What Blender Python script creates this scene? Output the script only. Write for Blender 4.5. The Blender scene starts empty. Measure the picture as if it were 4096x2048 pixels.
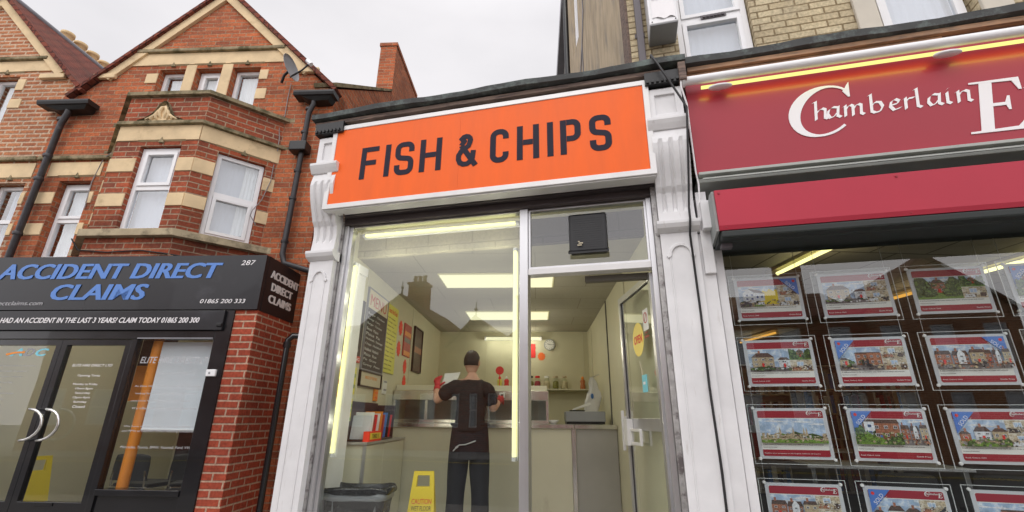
import bpy, math, random
from mathutils import Vector, Matrix
random.seed(7)
scene = bpy.context.scene
col = scene.collection
rad = math.radians

# ------------------------------------------------------------------ camera
CZ = 1.3
def look(pitch, roll, yaw):
    pi, ro, ya = map(rad, (pitch, roll, yaw))
    fw = Vector((math.sin(ya)*math.cos(pi), math.cos(ya)*math.cos(pi), math.sin(pi)))
    r = Vector((math.cos(ya), -math.sin(ya), 0)); u = r.cross(fw)
    r2 = r*math.cos(ro) + u*math.sin(ro); u2 = -r*math.sin(ro) + u*math.cos(ro)
    return Matrix(((r2.x, u2.x, -fw.x), (r2.y, u2.y, -fw.y), (r2.z, u2.z, -fw.z))).to_4x4()
cd = bpy.data.cameras.new('camera'); cam = bpy.data.objects.new('camera', cd); col.objects.link(cam)
cd.sensor_width = 36; cd.lens = 1850/4096*36; cd.clip_end = 2000; cd.clip_start = 0.05
cam.matrix_world = Matrix.Translation((0, 0, CZ)) @ look(19.3, 0.5, -14.05)
scene.camera = cam

# ------------------------------------------------------------------ sky, sun, exposure
scene.view_settings.view_transform = 'Standard'; scene.view_settings.look = 'None'
scene.view_settings.gamma = 1; scene.view_settings.exposure = 0.12
SUN_EL, SUN_AZ = 50, 195          # behind the camera, veiled by cloud
w = bpy.data.worlds.new('World'); scene.world = w; w.use_nodes = True
nt = w.node_tree; nt.nodes.clear()
def N(nt, t, **k):
    n = nt.nodes.new(t)
    for a, b in k.items(): setattr(n, a, b)
    return n
out = N(nt, 'ShaderNodeOutputWorld'); bg = N(nt, 'ShaderNodeBackground')
sky = N(nt, 'ShaderNodeTexSky', sky_type='NISHITA'); sky.sun_disc = False
sky.sun_elevation = rad(SUN_EL); sky.sun_rotation = rad(SUN_AZ)
tc = N(nt, 'ShaderNodeTexCoord'); mp = N(nt, 'ShaderNodeMapping'); mp.inputs['Scale'].default_value = (1, 1, 2.2)
no = N(nt, 'ShaderNodeTexNoise'); no.inputs['Scale'].default_value = 1.7; no.inputs['Detail'].default_value = 5; no.inputs['Roughness'].default_value = .5
cr = N(nt, 'ShaderNodeValToRGB')
cr.color_ramp.elements[0].position = .3; cr.color_ramp.elements[0].color = (7.5, 7.35, 7.55, 1)
cr.color_ramp.elements[1].position = .7; cr.color_ramp.elements[1].color = (9.6, 9.3, 9.45, 1)
nt.links.new(tc.outputs['Generated'], mp.inputs['Vector']); nt.links.new(mp.outputs[0], no.inputs['Vector']); nt.links.new(no.outputs[0], cr.inputs[0])
# overcast sky: brighter towards the zenith and towards the veiled sun
sx = N(nt, 'ShaderNodeSeparateXYZ'); nt.links.new(tc.outputs['Generated'], sx.inputs[0])
zr = N(nt, 'ShaderNodeMapRange'); zr.inputs[1].default_value = .72; zr.inputs[2].default_value = 1.0; zr.inputs[3].default_value = 1.0; zr.inputs[4].default_value = 1.8
nt.links.new(sx.outputs[2], zr.inputs[0])
yr = N(nt, 'ShaderNodeMapRange'); yr.inputs[1].default_value = .1; yr.inputs[2].default_value = -.9; yr.inputs[3].default_value = 1.0; yr.inputs[4].default_value = 2.1
nt.links.new(sx.outputs[1], yr.inputs[0])
mu = N(nt, 'ShaderNodeMath', operation='MULTIPLY'); nt.links.new(zr.outputs[0], mu.inputs[0]); nt.links.new(yr.outputs[0], mu.inputs[1])
vm = N(nt, 'ShaderNodeVectorMath', operation='SCALE'); nt.links.new(cr.outputs[0], vm.inputs[0]); nt.links.new(mu.outputs[0], vm.inputs['Scale'])
mx = N(nt, 'ShaderNodeMixRGB'); mx.inputs[0].default_value = .93
nt.links.new(sky.outputs[0], mx.inputs[1]); nt.links.new(vm.outputs[0], mx.inputs[2]); nt.links.new(mx.outputs[0], bg.inputs[0])
bg.inputs[1].default_value = .1; nt.links.new(bg.outputs[0], out.inputs[0])
sd = bpy.data.lights.new('sun', 'SUN'); sd.energy = .6; sd.angle = rad(25); sd.color = (1, .97, .92)
sun = bpy.data.objects.new('sun', sd); col.objects.link(sun)
sdir = Vector((math.sin(rad(SUN_AZ))*math.cos(rad(SUN_EL)), math.cos(rad(SUN_AZ))*math.cos(rad(SUN_EL)), math.sin(rad(SUN_EL))))
sun.rotation_euler = sdir.to_track_quat('Z', 'Y').to_euler()

# ------------------------------------------------------------------ materials
M = {}
def base(name):
    m = bpy.data.materials.new(name); m.use_nodes = True; M[name] = m
    t = m.node_tree; return m, t, t.nodes['Principled BSDF']
def noise(t, scale, detail=4, coord='Object', stretch=None, rough=.55):
    c = N(t, 'ShaderNodeTexCoord'); n = N(t, 'ShaderNodeTexNoise')
    n.inputs['Scale'].default_value = scale; n.inputs['Detail'].default_value = detail; n.inputs['Roughness'].default_value = rough
    if stretch:
        p = N(t, 'ShaderNodeMapping'); p.inputs['Scale'].default_value = stretch
        t.links.new(c.outputs[coord], p.inputs[0]); t.links.new(p.outputs[0], n.inputs['Vector'])
    else: t.links.new(c.outputs[coord], n.inputs['Vector'])
    return n
def ramp(t, src, stops):
    r = N(t, 'ShaderNodeValToRGB'); e = r.color_ramp.elements
    while len(e) < len(stops): e.new(.5)
    for k, (p, c) in enumerate(stops):
        e[k].position = p; e[k].color = (*c, 1)
    t.links.new(src, r.inputs[0]); return r
def mul(t, a, b, f=1, kind='MULTIPLY'):
    m = N(t, 'ShaderNodeMixRGB', blend_type=kind)
    if isinstance(f, (int, float)): m.inputs[0].default_value = f
    else: t.links.new(f, m.inputs[0])
    for i, s in ((1, a), (2, b)):
        if isinstance(s, tuple): m.inputs[i].default_value = (*s, 1)
        else: t.links.new(s, m.inputs[i])
    return m.outputs[0]
def bump(t, src, p, strength=.3, dist=.01):
    b = N(t, 'ShaderNodeBump'); b.inputs['Strength'].default_value = strength; b.inputs['Distance'].default_value = dist
    t.links.new(src, b.inputs['Height']); t.links.new(b.outputs[0], p.inputs['Normal'])
def mat(name, c, rough=.5, metal=0, var=.12, vs=3.0, bmp=0, bs=60, dirt=None, dcol=(.08, .07, .05), stretch=None, spec=.5, coat=0):
    m, t, p = base(name)
    p.inputs['Roughness'].default_value = rough; p.inputs['Metallic'].default_value = metal
    p.inputs['Specular IOR Level'].default_value = spec; p.inputs['Coat Weight'].default_value = coat
    n = noise(t, vs, 5, stretch=stretch)
    r = ramp(t, n.outputs[0], ((.3, tuple(x*(1-var) for x in c)), (.7, tuple(min(1, x*(1+var*.6)) for x in c))))
    cc = r.outputs[0]
    if dirt:
        n2 = noise(t, dirt[0], 8, stretch=dirt[3] if len(dirt) > 3 else None, rough=.7)
        r2 = ramp(t, n2.outputs[0], ((dirt[1], (0, 0, 0)), (dirt[2], (1, 1, 1))))
        cc = mul(t, cc, dcol, r2.outputs[0], 'MIX')
    t.links.new(cc, p.inputs['Base Color'])
    if var > .05 and rough > .1:
        rr = N(t, 'ShaderNodeMapRange'); rr.inputs[3].default_value = max(.02, rough-.1); rr.inputs[4].default_value = min(1, rough+.12)
        t.links.new(n.outputs[0], rr.inputs[0]); t.links.new(rr.outputs[0], p.inputs['Roughness'])
    if bmp:
        n3 = noise(t, bs, 4); bump(t, n3.outputs[0], p, bmp, .004)
    return m
def brick(name, c1, c2, mort, wd=.225, hg=.072, ms=.009, patch=None, wear=.35, bstr=.7, mottle=1):
    m, t, p = base(name); p.inputs['Roughness'].default_value = .9; p.inputs['Specular IOR Level'].default_value = .2
    uv = N(t, 'ShaderNodeUVMap'); wob = noise(t, 7, 3)
    wv = N(t, 'ShaderNodeVectorMath', operation='MULTIPLY_ADD'); wv.inputs[1].default_value = (.006, .006, 0)
    t.links.new(wob.outputs['Color'], wv.inputs[0]); t.links.new(uv.outputs[0], wv.inputs[2])
    b = N(t, 'ShaderNodeTexBrick'); b.offset = .5
    for k, v in (('Scale', 1), ('Brick Width', wd), ('Row Height', hg), ('Mortar Size', ms), ('Mortar Smooth', .35), ('Bias', -.1)): b.inputs[k].default_value = v
    t.links.new(wv.outputs[0], b.inputs['Vector'])
    b.inputs['Color1'].default_value = (*c1, 1); b.inputs['Color2'].default_value = (*c2, 1); b.inputs['Mortar'].default_value = (*mort, 1)
    n1 = noise(t, 1.1, 6); r1 = ramp(t, n1.outputs[0], ((.3, (.62, .58, .58)), (.5, (.95, .93, .93)), (.7, (1.15, 1.1, 1.05))))
    n2 = noise(t, 38, 5); r2 = ramp(t, n2.outputs[0], ((.3, (.62, .62, .62)), (.7, (1.2, 1.2, 1.2))))
    cc = mul(t, b.outputs[0], r1.outputs[0], mottle); cc = mul(t, cc, r2.outputs[0], .8*mottle)
    n3 = noise(t, 3.1, 7, stretch=(1, 1, 2)); r3 = ramp(t, n3.outputs[0], ((.5, (0, 0, 0)), (.68, (1, 1, 1))))
    if patch: cc = mul(t, cc, mul(t, (*patch,), r2.outputs[0]), mul(t, r3.outputs[0], (wear,)*3), 'MIX')
    t.links.new(cc, p.inputs['Base Color'])
    h = N(t, 'ShaderNodeMath', operation='SUBTRACT'); h.inputs[0].default_value = 1; t.links.new(b.outputs['Fac'], h.inputs[1])
    h2 = N(t, 'ShaderNodeMath', operation='MULTIPLY_ADD'); h2.inputs[1].default_value = .5; t.links.new(n2.outputs[0], h2.inputs[0]); t.links.new(h.outputs[0], h2.inputs[2])
    bump(t, h2.outputs[0], p, bstr, .012)
    return m
def glass(name, ior=1.5, tint=(.93, .95, .94), rough=0.0, gl=(1, 1, 1)):
    m, t, p = base(name); t.nodes.remove(p); o = t.nodes['Material Output']
    f = N(t, 'ShaderNodeFresnel'); f.inputs[0].default_value = ior
    g = N(t, 'ShaderNodeBsdfGlossy'); g.inputs['Roughness'].default_value = rough; g.inputs['Color'].default_value = (*gl, 1)
    tr = N(t, 'ShaderNodeBsdfTransparent'); tr.inputs[0].default_value = (*tint, 1)
    n = noise(t, 1.3, 2); b = N(t, 'ShaderNodeBump'); b.inputs['Strength'].default_value = .035; b.inputs['Distance'].default_value = .02
    t.links.new(n.outputs[0], b.inputs['Height']); t.links.new(b.outputs[0], g.inputs['Normal'])
    ge = N(t, 'ShaderNodeNewGeometry'); k = N(t, 'ShaderNodeMath', operation='SUBTRACT'); k.inputs[0].default_value = 1.0; t.links.new(ge.outputs['Backfacing'], k.inputs[1])
    k2 = N(t, 'ShaderNodeMath', operation='MULTIPLY'); t.links.new(f.outputs[0], k2.inputs[0]); t.links.new(k.outputs[0], k2.inputs[1])
    k3 = N(t, 'ShaderNodeMath', operation='MULTIPLY'); k3.use_clamp = True; k3.inputs[1].default_value = 1.75; t.links.new(k2.outputs[0], k3.inputs[0])
    s = N(t, 'ShaderNodeMixShader'); t.links.new(k3.outputs[0], s.inputs[0]); t.links.new(tr.outputs[0], s.inputs[1]); t.links.new(g.outputs[0], s.inputs[2])
    t.links.new(s.outputs[0], o.inputs[0]); return m
def emit(name, c, s=1.0, scale=None):
    m, t, p = base(name); p.inputs['Specular IOR Level'].default_value = 0; p.inputs['Base Color'].default_value = (.05, .05, .04, 1); p.inputs['Emission Color'].default_value = (*c, 1); p.inputs['Emission Strength'].default_value = s
    return m

brick('brick_red', (.56, .165, .068), (.30, .095, .052), (.40, .28, .18), ms=.0075, patch=(.30, .11, .06), wear=.6)
brick('brick_pale', (.50, .21, .10), (.36, .13, .065), (.56, .42, .30), ms=.016, patch=(.42, .15, .07), wear=.3)
brick('brick_bay', (.40, .10, .05), (.20, .068, .045), (.40, .29, .20), patch=(.45, .12, .04), wear=.3)
brick('brick_pier', (.42, .085, .045), (.34, .07, .04), (.52, .36, .26), ms=.010, patch=(.36, .07, .045), wear=.2)
brick('brick_yellow', (.62, .54, .36), (.50, .42, .27), (.27, .21, .12), hg=.078, ms=.009, patch=(.42, .36, .25), wear=.5)
brick('tile_roof', (.24, .07, .045), (.17, .055, .04), (.08, .03, .025), wd=.17, hg=.11, ms=.012, patch=(.13, .07, .05), wear=.5)
mat('stone', (.74, .57, .35), .85, var=.16, vs=4, bmp=.4, bs=50, dirt=(2.6, .56, .78), dcol=(.38, .27, .15), spec=.2)
mat('stone_mossy', (.33, .27, .17), .95, var=.3, vs=9, bmp=.6, bs=30, dirt=(5, .45, .6), dcol=(.12, .105, .06), spec=.1)
mat('render_rough', (.47, .39, .28), .95, var=.25, vs=5, bmp=.5, bs=120, stretch=(2, 2, .35), dirt=(2.2, .5, .7, (2, 2, .5)), dcol=(.27, .25, .22), spec=.1)
mat('white_paint', (.74, .735, .74), .5, var=.09, vs=4, bmp=.2, bs=22, dirt=(4, .60, .80, (5, 5, .7)), dcol=(.47, .44, .40))
mat('white_upvc', (.84, .84, .85), .3, var=.03)
mat('black_paint', (.012, .012, .013), .45, var=.3, vs=14, bmp=.15, bs=40, dirt=(9, .68, .8), dcol=(.16, .15, .14))
mat('black_gloss', (.010, .010, .012), .22, var=.25, vs=3, coat=.3)
mat('black_plastic', (.006, .006, .007), .38, var=.2)
mat('iron_pipe', (.035, .032, .036), .4, var=.4, vs=12, dirt=(5, .62, .75), dcol=(.13, .11, .11))
mat('grey_pipe', (.11, .095, .105), .5, var=.15)
mat('roof_felt', (.055, .058, .057), .7, var=.35, vs=8, bmp=.4, bs=20, dirt=(7, .5, .7), dcol=(.15, .19, .175))
mat('old_wood', (.20, .14, .11), .8, var=.35, vs=4, bmp=.5, bs=40, stretch=(1, 1, 10), dirt=(4, .5, .62, (1, 8, 8)), dcol=(.07, .05, .045))
mat('old_timber', (.42, .25, .15), .8, var=.25, vs=4, bmp=.4, bs=30, dirt=(5, .5, .65, (1, 8, 8)), dcol=(.20, .14, .10))
mat('orange_sign', (.90, .135, .012), .5, var=.07, vs=2.5, stretch=(3, 3, .6), spec=.3, dirt=(5, .70, .95, (6, 6, .8)), dcol=(.62, .09, .015))
mat('sign_navy', (.018, .016, .032), .6, var=.1, spec=.2)
mat('alu', (.62, .62, .63), .33, .85, var=.12, vs=3, stretch=(1, 1, .3))
mat('alu_white', (.72, .71, .70), .38, .15, var=.08, vs=4, dirt=(5, .66, .8), dcol=(.4, .38, .36))
mat('alu_rough', (.45, .44, .43), .5, .6, var=.3, vs=16, bmp=.4, bs=30, dirt=(11, .5, .62), dcol=(.16, .14, .14))
mat('steel', (.74, .73, .70), .2, .95, var=.1, vs=2, stretch=(6, 1, 1))
mat('steel_dull', (.42, .41, .385), .42, .35, var=.1, vs=2)
mat('shutter_dark', (.075, .06, .062), .5, .3, var=.3, vs=6, stretch=(1, 1, 20))
mat('maroon_sign', (.36, .020, .038), .40, var=.06, vs=1.2, dirt=(1.1, .62, .95), dcol=(.31, .022, .04), coat=.15, spec=.35)
mat('maroon_box', (.45, .034, .060), .5, var=.08, vs=1.5, spec=.3)
mat('glow_stain', (.60, .20, .03), .5, var=.25, vs=5, dirt=(1.4, .60, .72), dcol=(.36, .02, .02))
mat('letter_white', (.86, .84, .85), .5, var=.02)
mat('letter_blue', (.10, .24, .62), .4, var=.08)
mat('letter_grey', (.50, .50, .52), .5, var=.1)
mat('grey_trim', (.40, .42, .39), .5, var=.12, vs=5)
mat('box_side', (.30, .32, .31), .5, var=.2, vs=6)
mat('box_under', (.02, .026, .024), .6, var=.3)
mat('cream_wall', (.64, .61, .45), .6, var=.07, vs=1.2, dirt=(2.5, .62, .85, (1, 1, .5)), dcol=(.50, .46, .34))
mat('cream_panel', (.68, .65, .51), .4, var=.07, vs=1.2, dirt=(3, .62, .85, (1, 1, .4)), dcol=(.48, .43, .32))
mat('ceil_tile', (.56, .53, .43), .85, var=.08, vs=7)
brick('block_shade', (.13, .12, .13), (.11, .10, .11), (.07, .065, .07), wd=.45, hg=.22, ms=.008, bstr=.2, mottle=.4)  # bulkhead blockwork with the shade over the door put into its colour
brick('ceil_grid', (.40, .38, .31), (.38, .36, .29), (.27, .25, .20), wd=1.2, hg=.6, ms=.006, bstr=.05, mottle=.2)
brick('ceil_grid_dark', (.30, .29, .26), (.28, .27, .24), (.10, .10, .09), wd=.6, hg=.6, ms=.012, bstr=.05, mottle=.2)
brick('block_cream', (.60, .56, .42), (.57, .53, .39), (.46, .42, .30), wd=.45, hg=.22, ms=.008, bstr=.2, mottle=.4)
mat('stone_pale', (.62, .57, .48), .85, var=.1, vs=4, bmp=.2)
mat('carpet', (.06, .06, .065), .95, var=.2)
mat('fit_cream', (.62, .56, .36), .5, var=.06)
mat('blue_flash', (.07, .20, .62), .4, var=.06)
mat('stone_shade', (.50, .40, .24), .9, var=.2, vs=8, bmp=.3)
mat('stone_sill', (.46, .38, .25), .9, var=.25, vs=6, bmp=.5, bs=30, dirt=(4, .48, .62), dcol=(.17, .14, .09))
mat('fascia_black', (.009, .009, .012), .34, var=.2, vs=1.2, coat=.1, dirt=(1.5, .6, .9), dcol=(.05, .05, .06))
mat('blind_cloth', (.80, .82, .86), .9, var=.04)
mat('ceil_dark', (.25, .24, .21), .9, var=.1)
mat('seam', (.12, .11, .09), .7)
mat('plaster_dark', (.12, .11, .10), .9, var=.2)
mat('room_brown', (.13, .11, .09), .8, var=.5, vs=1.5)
mat('curtain', (.82, .83, .80), .9, var=.05, vs=3)
mat('net_grey', (.58, .60, .63), .9, var=.06, vs=2)
mat('asphalt', (.055, .055, .057), .9, var=.25, vs=3, bmp=.5, bs=80)
mat('paving', (.28, .27, .25), .9, var=.2, vs=2, bmp=.3, bs=30)
mat('floor_tile', (.30, .27, .22), .5, var=.15, vs=3)
mat('clay_pot', (.62, .45, .24), .85, var=.2, vs=5, bmp=.3)
mat('lead', (.23, .23, .25), .6, var=.2)
mat('dish_grey', (.28, .29, .31), .45, var=.12)
mat('plastic_grey', (.30, .31, .33), .4, var=.1)
mat('bag_black', (.02, .02, .022), .25, var=.3, vs=9, bmp=.8, bs=18)
mat('yellow', (.82, .62, .03), .4, var=.06)
mat('red', (.75, .03, .03), .6, var=.08)
mat('neon_red', (.95, .05, .02), .6, var=.08)
mat('neon_orange', (.90, .17, .03), .6, var=.08)
mat('orange', (.85, .28, .03), .45, var=.06)
mat('blackboard', (.025, .025, .027), .6, var=.4, vs=6)
mat('chalk', (.62, .62, .62), .9)
mat('paper', (.80, .80, .78), .8, var=.03)
mat('paper_cream', (.62, .55, .40), .7, var=.06)
mat('paper_yellow', (.74, .70, .12), .6, var=.05)
mat('poster_red', (.50, .06, .05), .5, var=.2, vs=9)
mat('poster_dark', (.055, .035, .04), .3, var=.5, vs=8)
mat('green', (.10, .33, .06), .6, var=.3, vs=12)
mat('blue', (.06, .20, .60), .5, var=.08)
mat('cyan', (.20, .60, .72), .4, var=.05)
mat('photo_sky', (.38, .52, .74), .4, var=.4, vs=14, dirt=(18, .5, .62), dcol=(.80, .85, .90))
mat('photo_grass', (.16, .30, .05), .4, var=0.7, vs=120)
mat('photo_bush', (.035, .09, .025), .4, var=1.1, vs=150, dirt=(70, .52, .6), dcol=(.16, .26, .07))
mat('photo_brickwork', (.42, .17, .10), .4, var=0.6, vs=130)
mat('photo_white', (.75, .77, .82), .4, var=0.3, vs=90)
mat('photo_stone', (.52, .42, .28), .4, var=0.5, vs=110)
mat('photo_roof', (.11, .07, .06), .4, var=0.7, vs=120)
mat('photo_dark', (.045, .05, .06), .3, var=0.8, vs=90)
mat('photo_road', (.27, .26, .27), .4, var=0.5, vs=90)
mat('photo_room', (.52, .43, .30), .4, var=0.6, vs=90, dirt=(35, .5, .58), dcol=(.75, .70, .60))
mat('header_maroon', (.33, .015, .035), .35, var=.08)
mat('sheet_grey', (.58, .60, .65), .35, var=.03)
mat('acrylic_edge', (.72, .75, .76), .2, var=.05)
mat('skin', (.60, .34, .24), .5, var=.06, vs=10)
mat('hair', (.018, .012, .010), .6, var=.4, vs=60, bmp=.6, bs=150)
mat('shirt', (.008, .008, .010), .85, var=.35, vs=9, bmp=.35, bs=14)
mat('trousers', (.007, .008, .014), .85, var=.3, vs=8, bmp=.3, bs=12)
mat('glove', (.50, .02, .03), .6, var=.15)
mat('cable_black', (.015, .014, .015), .5)
mat('cable_grey', (.28, .26, .26), .5)
mat('old_leaf', (.30, .42, .18), .6, var=.5, vs=20)
mat('pickle', (.22, .20, .04), .4, var=.5, vs=40)
mat('beetroot', (.35, .02, .05), .4, var=.4, vs=40)
mat('egg', (.62, .52, .36), .4, var=.3, vs=40)
mat('brown_sauce', (.50, .16, .05), .4, var=.2, vs=20)
glass('shop_glass', 1.62); glass('upvc_glass', 2.1, (.93, .95, .97)); glass('acrylic', 1.38, (.97, .98, .98), gl=(.85, .88, .9)); glass('door_glass', 1.45, (.93, .95, .94)); glass('jar_glass', 1.35, (.93, .95, .92))
glass('claims_glass', 1.5, (.92, .94, .94))
emit('louvre', (1.0, .90, .45), .45); emit('tube', (1.0, .93, .36), 1.9); emit('tube_end', (1.0, .93, .30), 1.0)
emit('panel_light', (1.0, .95, .60), .95); emit('tube_fascia', (.95, .90, .26), 1.1); emit('tube_amber', (1.0, .48, .08), .9)

# ------------------------------------------------------------------ mesh helpers
AL = rad(11.0)
FA = Matrix.Identity(4)                      # frame of the chip shop facade (x along it, y into it)
FB = Matrix.Rotation(AL, 4, 'Z')             # frame of the brick house and of the shop's interior (u, v)
def side(p, deg):                            # a wall starting at p, running at angle deg: local x along, y into
    return Matrix.Translation((p[0], p[1], 0)) @ Matrix.Rotation(rad(deg), 4, 'Z')
class MB:
    def __init__(s, T=None): s.v = []; s.l = []; s.f = []; s.m = []; s.T = T or Matrix.Identity(4); s.sm = []
    def add(s, vs, fs, m=0, smooth=False):
        o = len(s.v); s.l += [Vector(p) for p in vs]; s.v += [s.T @ Vector(p) for p in vs]
        for f in fs: s.f.append([o+i for i in f]); s.m.append(m); s.sm.append(smooth)
        return s
    def box(s, x0, x1, y0, y1, z0, z1, m=0):
        x0, x1 = min(x0, x1), max(x0, x1); y0, y1 = min(y0, y1), max(y0, y1); z0, z1 = min(z0, z1), max(z0, z1)
        v = [(x0,y0,z0),(x1,y0,z0),(x1,y1,z0),(x0,y1,z0),(x0,y0,z1),(x1,y0,z1),(x1,y1,z1),(x0,y1,z1)]
        return s.add(v, [(0,3,2,1),(4,5,6,7),(0,1,5,4),(1,2,6,5),(2,3,7,6),(3,0,4,7)], m)
    def prism(s, pts, vec, m=0, mside=None):
        n = len(pts); vec = Vector(vec); a = [Vector(p) for p in pts]; b = [p+vec for p in a]
        nrm = Vector((0,0,0))
        for i in range(n):
            p, q = a[i], a[(i+1) % n]; nrm += p.cross(q)
        if nrm.dot(vec) > 0: a.reverse(); b.reverse()
        s.add(a+b, [list(range(n)), list(range(2*n-1, n-1, -1))], m)
        return s.add(a+b, [((i+1) % n, i, n+i, n+(i+1) % n) for i in range(n)], m if mside is None else mside)
    def flat(s, pts2, y0, y1, m=0):          # polygon in x,z extruded in y
        return s.prism([(p[0], y0, p[1]) for p in pts2], (0, y1-y0, 0), m)
    def ring(s, x0, x1, z0, z1, w, y0, y1, m=0, wb=None):
        wb = w if wb is None else wb
        o = [(x0, z0), (x1, z0), (x1, z1), (x0, z1)]; i = [(x0+w, z0+wb), (x1-w, z0+wb), (x1-w, z1-w), (x0+w, z1-w)]
        v = [(p[0], y0, p[1]) for p in o+i] + [(p[0], y1, p[1]) for p in o+i]; f = []
        for k in range(4):
            n = (k+1) % 4
            f += [(k, n, 4+n, 4+k), (8+n, 8+k, 12+k, 12+n), (n, k, 8+k, 8+n), (4+k, 4+n, 12+n, 12+k)]
        return s.add(v, f, m)
    def tube(s, pts, r, n=8, m=0, cap=True):
        P = [Vector(p) for p in pts]; V = []; ref = None
        rs = r if isinstance(r, (list, tuple)) else [r]*len(P)
        for i, p in enumerate(P):
            t = ((P[min(i+1, len(P)-1)]-p).normalized() + (p-P[max(i-1, 0)]).normalized()).normalized()
            if ref is None: ref = t.orthogonal().normalized()
            ref = (ref - t*ref.dot(t)).normalized(); b = t.cross(ref)
            V += [p + (ref*math.cos(6.28318*k/n) + b*math.sin(6.28318*k/n))*rs[i] for k in range(n)]
        F = [(i*n+k, i*n+(k+1) % n, (i+1)*n+(k+1) % n, (i+1)*n+k) for i in range(len(P)-1) for k in range(n)]
        s.add(V, F, m, True)
        if cap: s.add(V[:n], [list(range(n-1, -1, -1))], m); s.add(V[-n:], [list(range(n))], m)
        return s
    def lathe(s, c, prof, n=16, m=0, axis='z', sx=1, sy=1):
        V = []
        for r, h in prof:
            for k in range(n):
                a = 6.28318*k/n; q = (r*math.cos(a)*sx, r*math.sin(a)*sy, h)
                if axis == 'y': q = (q[0], q[2], q[1])
                V.append((c[0]+q[0], c[1]+q[1], c[2]+q[2]))
        F = [(i*n+k, i*n+(k+1) % n, (i+1)*n+(k+1) % n, (i+1)*n+k) for i in range(len(prof)-1) for k in range(n)]
        if axis == 'y': F = [f[::-1] for f in F]
        s.add(V, F, m, True)
        if prof[0][0] > 1e-4: s.add(V[:n], [list(range(n))[::(1 if axis == 'y' else -1)]], m)
        if prof[-1][0] > 1e-4: s.add(V[-n:], [list(range(n))[::(-1 if axis == 'y' else 1)]], m)
        return s
    def wall(s, x0, x1, z0, z1, y, holes, d=.3, m=0, mr=None, mb=None, thick=.32, nocap=''):
        """front face with openings, their reveals, and a closed back"""
        xs = sorted({x0, x1, *[h[0] for h in holes], *[h[1] for h in holes]}); zs = sorted({z0, z1, *[h[2] for h in holes], *[h[3] for h in holes]})
        for i in range(len(xs)-1):
            for j in range(len(zs)-1):
                cx, cz = (xs[i]+xs[i+1])/2, (zs[j]+zs[j+1])/2
                if any(h[0] < cx < h[1] and h[2] < cz < h[3] for h in holes): continue
                s.add([(xs[i], y, zs[j]), (xs[i+1], y, zs[j]), (xs[i+1], y, zs[j+1]), (xs[i], y, zs[j+1])], [(0, 1, 2, 3)], m)
        mr = m if mr is None else mr; mb = m if mb is None else mb
        for hh in holes:
            a, b, c, e = hh[:4]; skip = hh[4] if len(hh) > 4 else ''
            v = [(a, y, c), (b, y, c), (b, y, e), (a, y, e), (a, y+d, c), (b, y+d, c), (b, y+d, e), (a, y+d, e)]
            s.add(v, ([] if 'b' in skip else [(0, 4, 5, 1)])+[(1, 5, 6, 2)]+([] if 't' in skip else [(2, 6, 7, 3)])+[(3, 7, 4, 0)], mr); s.add(v[4:], [(0, 1, 2, 3)], mb)
        v = [(x0, y, z0), (x1, y, z0), (x1, y, z1), (x0, y, z1)]; v += [(p[0], y+thick, p[2]) for p in v]
        return s.add(v, ([] if 'b' in nocap else [(0, 4, 5, 1)])+[(1, 5, 6, 2)]+([] if 't' in nocap else [(2, 6, 7, 3)])+[(3, 7, 4, 0), (7, 6, 5, 4)], m)
    def build(s, name, mats, parent=None, frame=FA, bp=(0, 0, 0), bevel=0, sub=0):
        me = bpy.data.meshes.new(name); b = Vector(bp)
        me.from_pydata([tuple(p-b) for p in s.v], [], s.f); me.validate()
        mats = mats if isinstance(mats, (list, tuple)) else [mats]
        for k in mats: me.materials.append(M[k])
        if len(me.polygons) == len(s.m):
            me.polygons.foreach_set('material_index', s.m); me.polygons.foreach_set('use_smooth', s.sm)
        uv = me.uv_layers.new(name='UVMap').data
        for pl in me.polygons:
            c = [s.l[i] for i in pl.vertices]; n = Vector((0, 0, 0))
            for i in range(len(c)): n += c[i].cross(c[(i+1) % len(c)])
            n = n.normalized() if n.length > 1e-12 else Vector((0, 0, 1)); h = Vector((-n.y, n.x)); h = h.normalized() if h.length > 1e-6 else Vector((1, 0))
            k = math.sqrt(max(.12, 1-n.z*n.z))
            for li, q in zip(pl.loop_indices, c):
                uv[li].uv = (q.x, q.y) if abs(n.z) > .9 else (q.x*h.x + q.y*h.y, q.z/k)
        o = bpy.data.objects.new(name, me); col.objects.link(o)
        if parent: o.parent = parent
        else: o.matrix_world = frame @ Matrix.Translation(b)
        if bevel:
            md = o.modifiers.new('bevel', 'BEVEL'); md.width = bevel; md.segments = 2; md.limit_method = 'ANGLE'
        if sub:
            md = o.modifiers.new('sub', 'SUBSURF'); md.levels = sub; md.render_levels = sub
        return o
def tag(o, label, cat, group=None):
    o['label'] = label; o['category'] = cat
    if group: o['group'] = group
    return o
class Thing:
    """an Empty at the thing's base that parents its parts"""
    def __init__(s, name, label, cat, bp=(0, 0, 0), frame=FA, group=None):
        s.e = bpy.data.objects.new(name, None); col.objects.link(s.e); s.e.empty_display_size = .1
        s.bp = bp; s.frame = frame; s.e.matrix_world = frame @ Matrix.Translation(bp); tag(s.e, label, cat, group)
    def part(s, name, mb, mats, bevel=0, label=None, sub=0):
        o = mb.build(name, mats, s.e, s.frame, s.bp, bevel, sub)
        if label: o['label'] = label
        return o
    def parts(s, name, boxes, mats, bevel=0, T=None, parent=None):
        return [MB(T).box(*b).build(name, mats, parent or s.e, s.frame, s.bp, bevel) for b in boxes]
    def sub(s, parent, name, mb, mats, bevel=0, sub=0):
        return mb.build(name, mats, parent, s.frame, s.bp, bevel, sub)
def solo(name, mb, mats, label, cat, bp=(0, 0, 0), frame=FA, group=None, bevel=0):
    return tag(mb.build(name, mats, None, frame, bp, bevel), label, cat, group)
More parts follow.
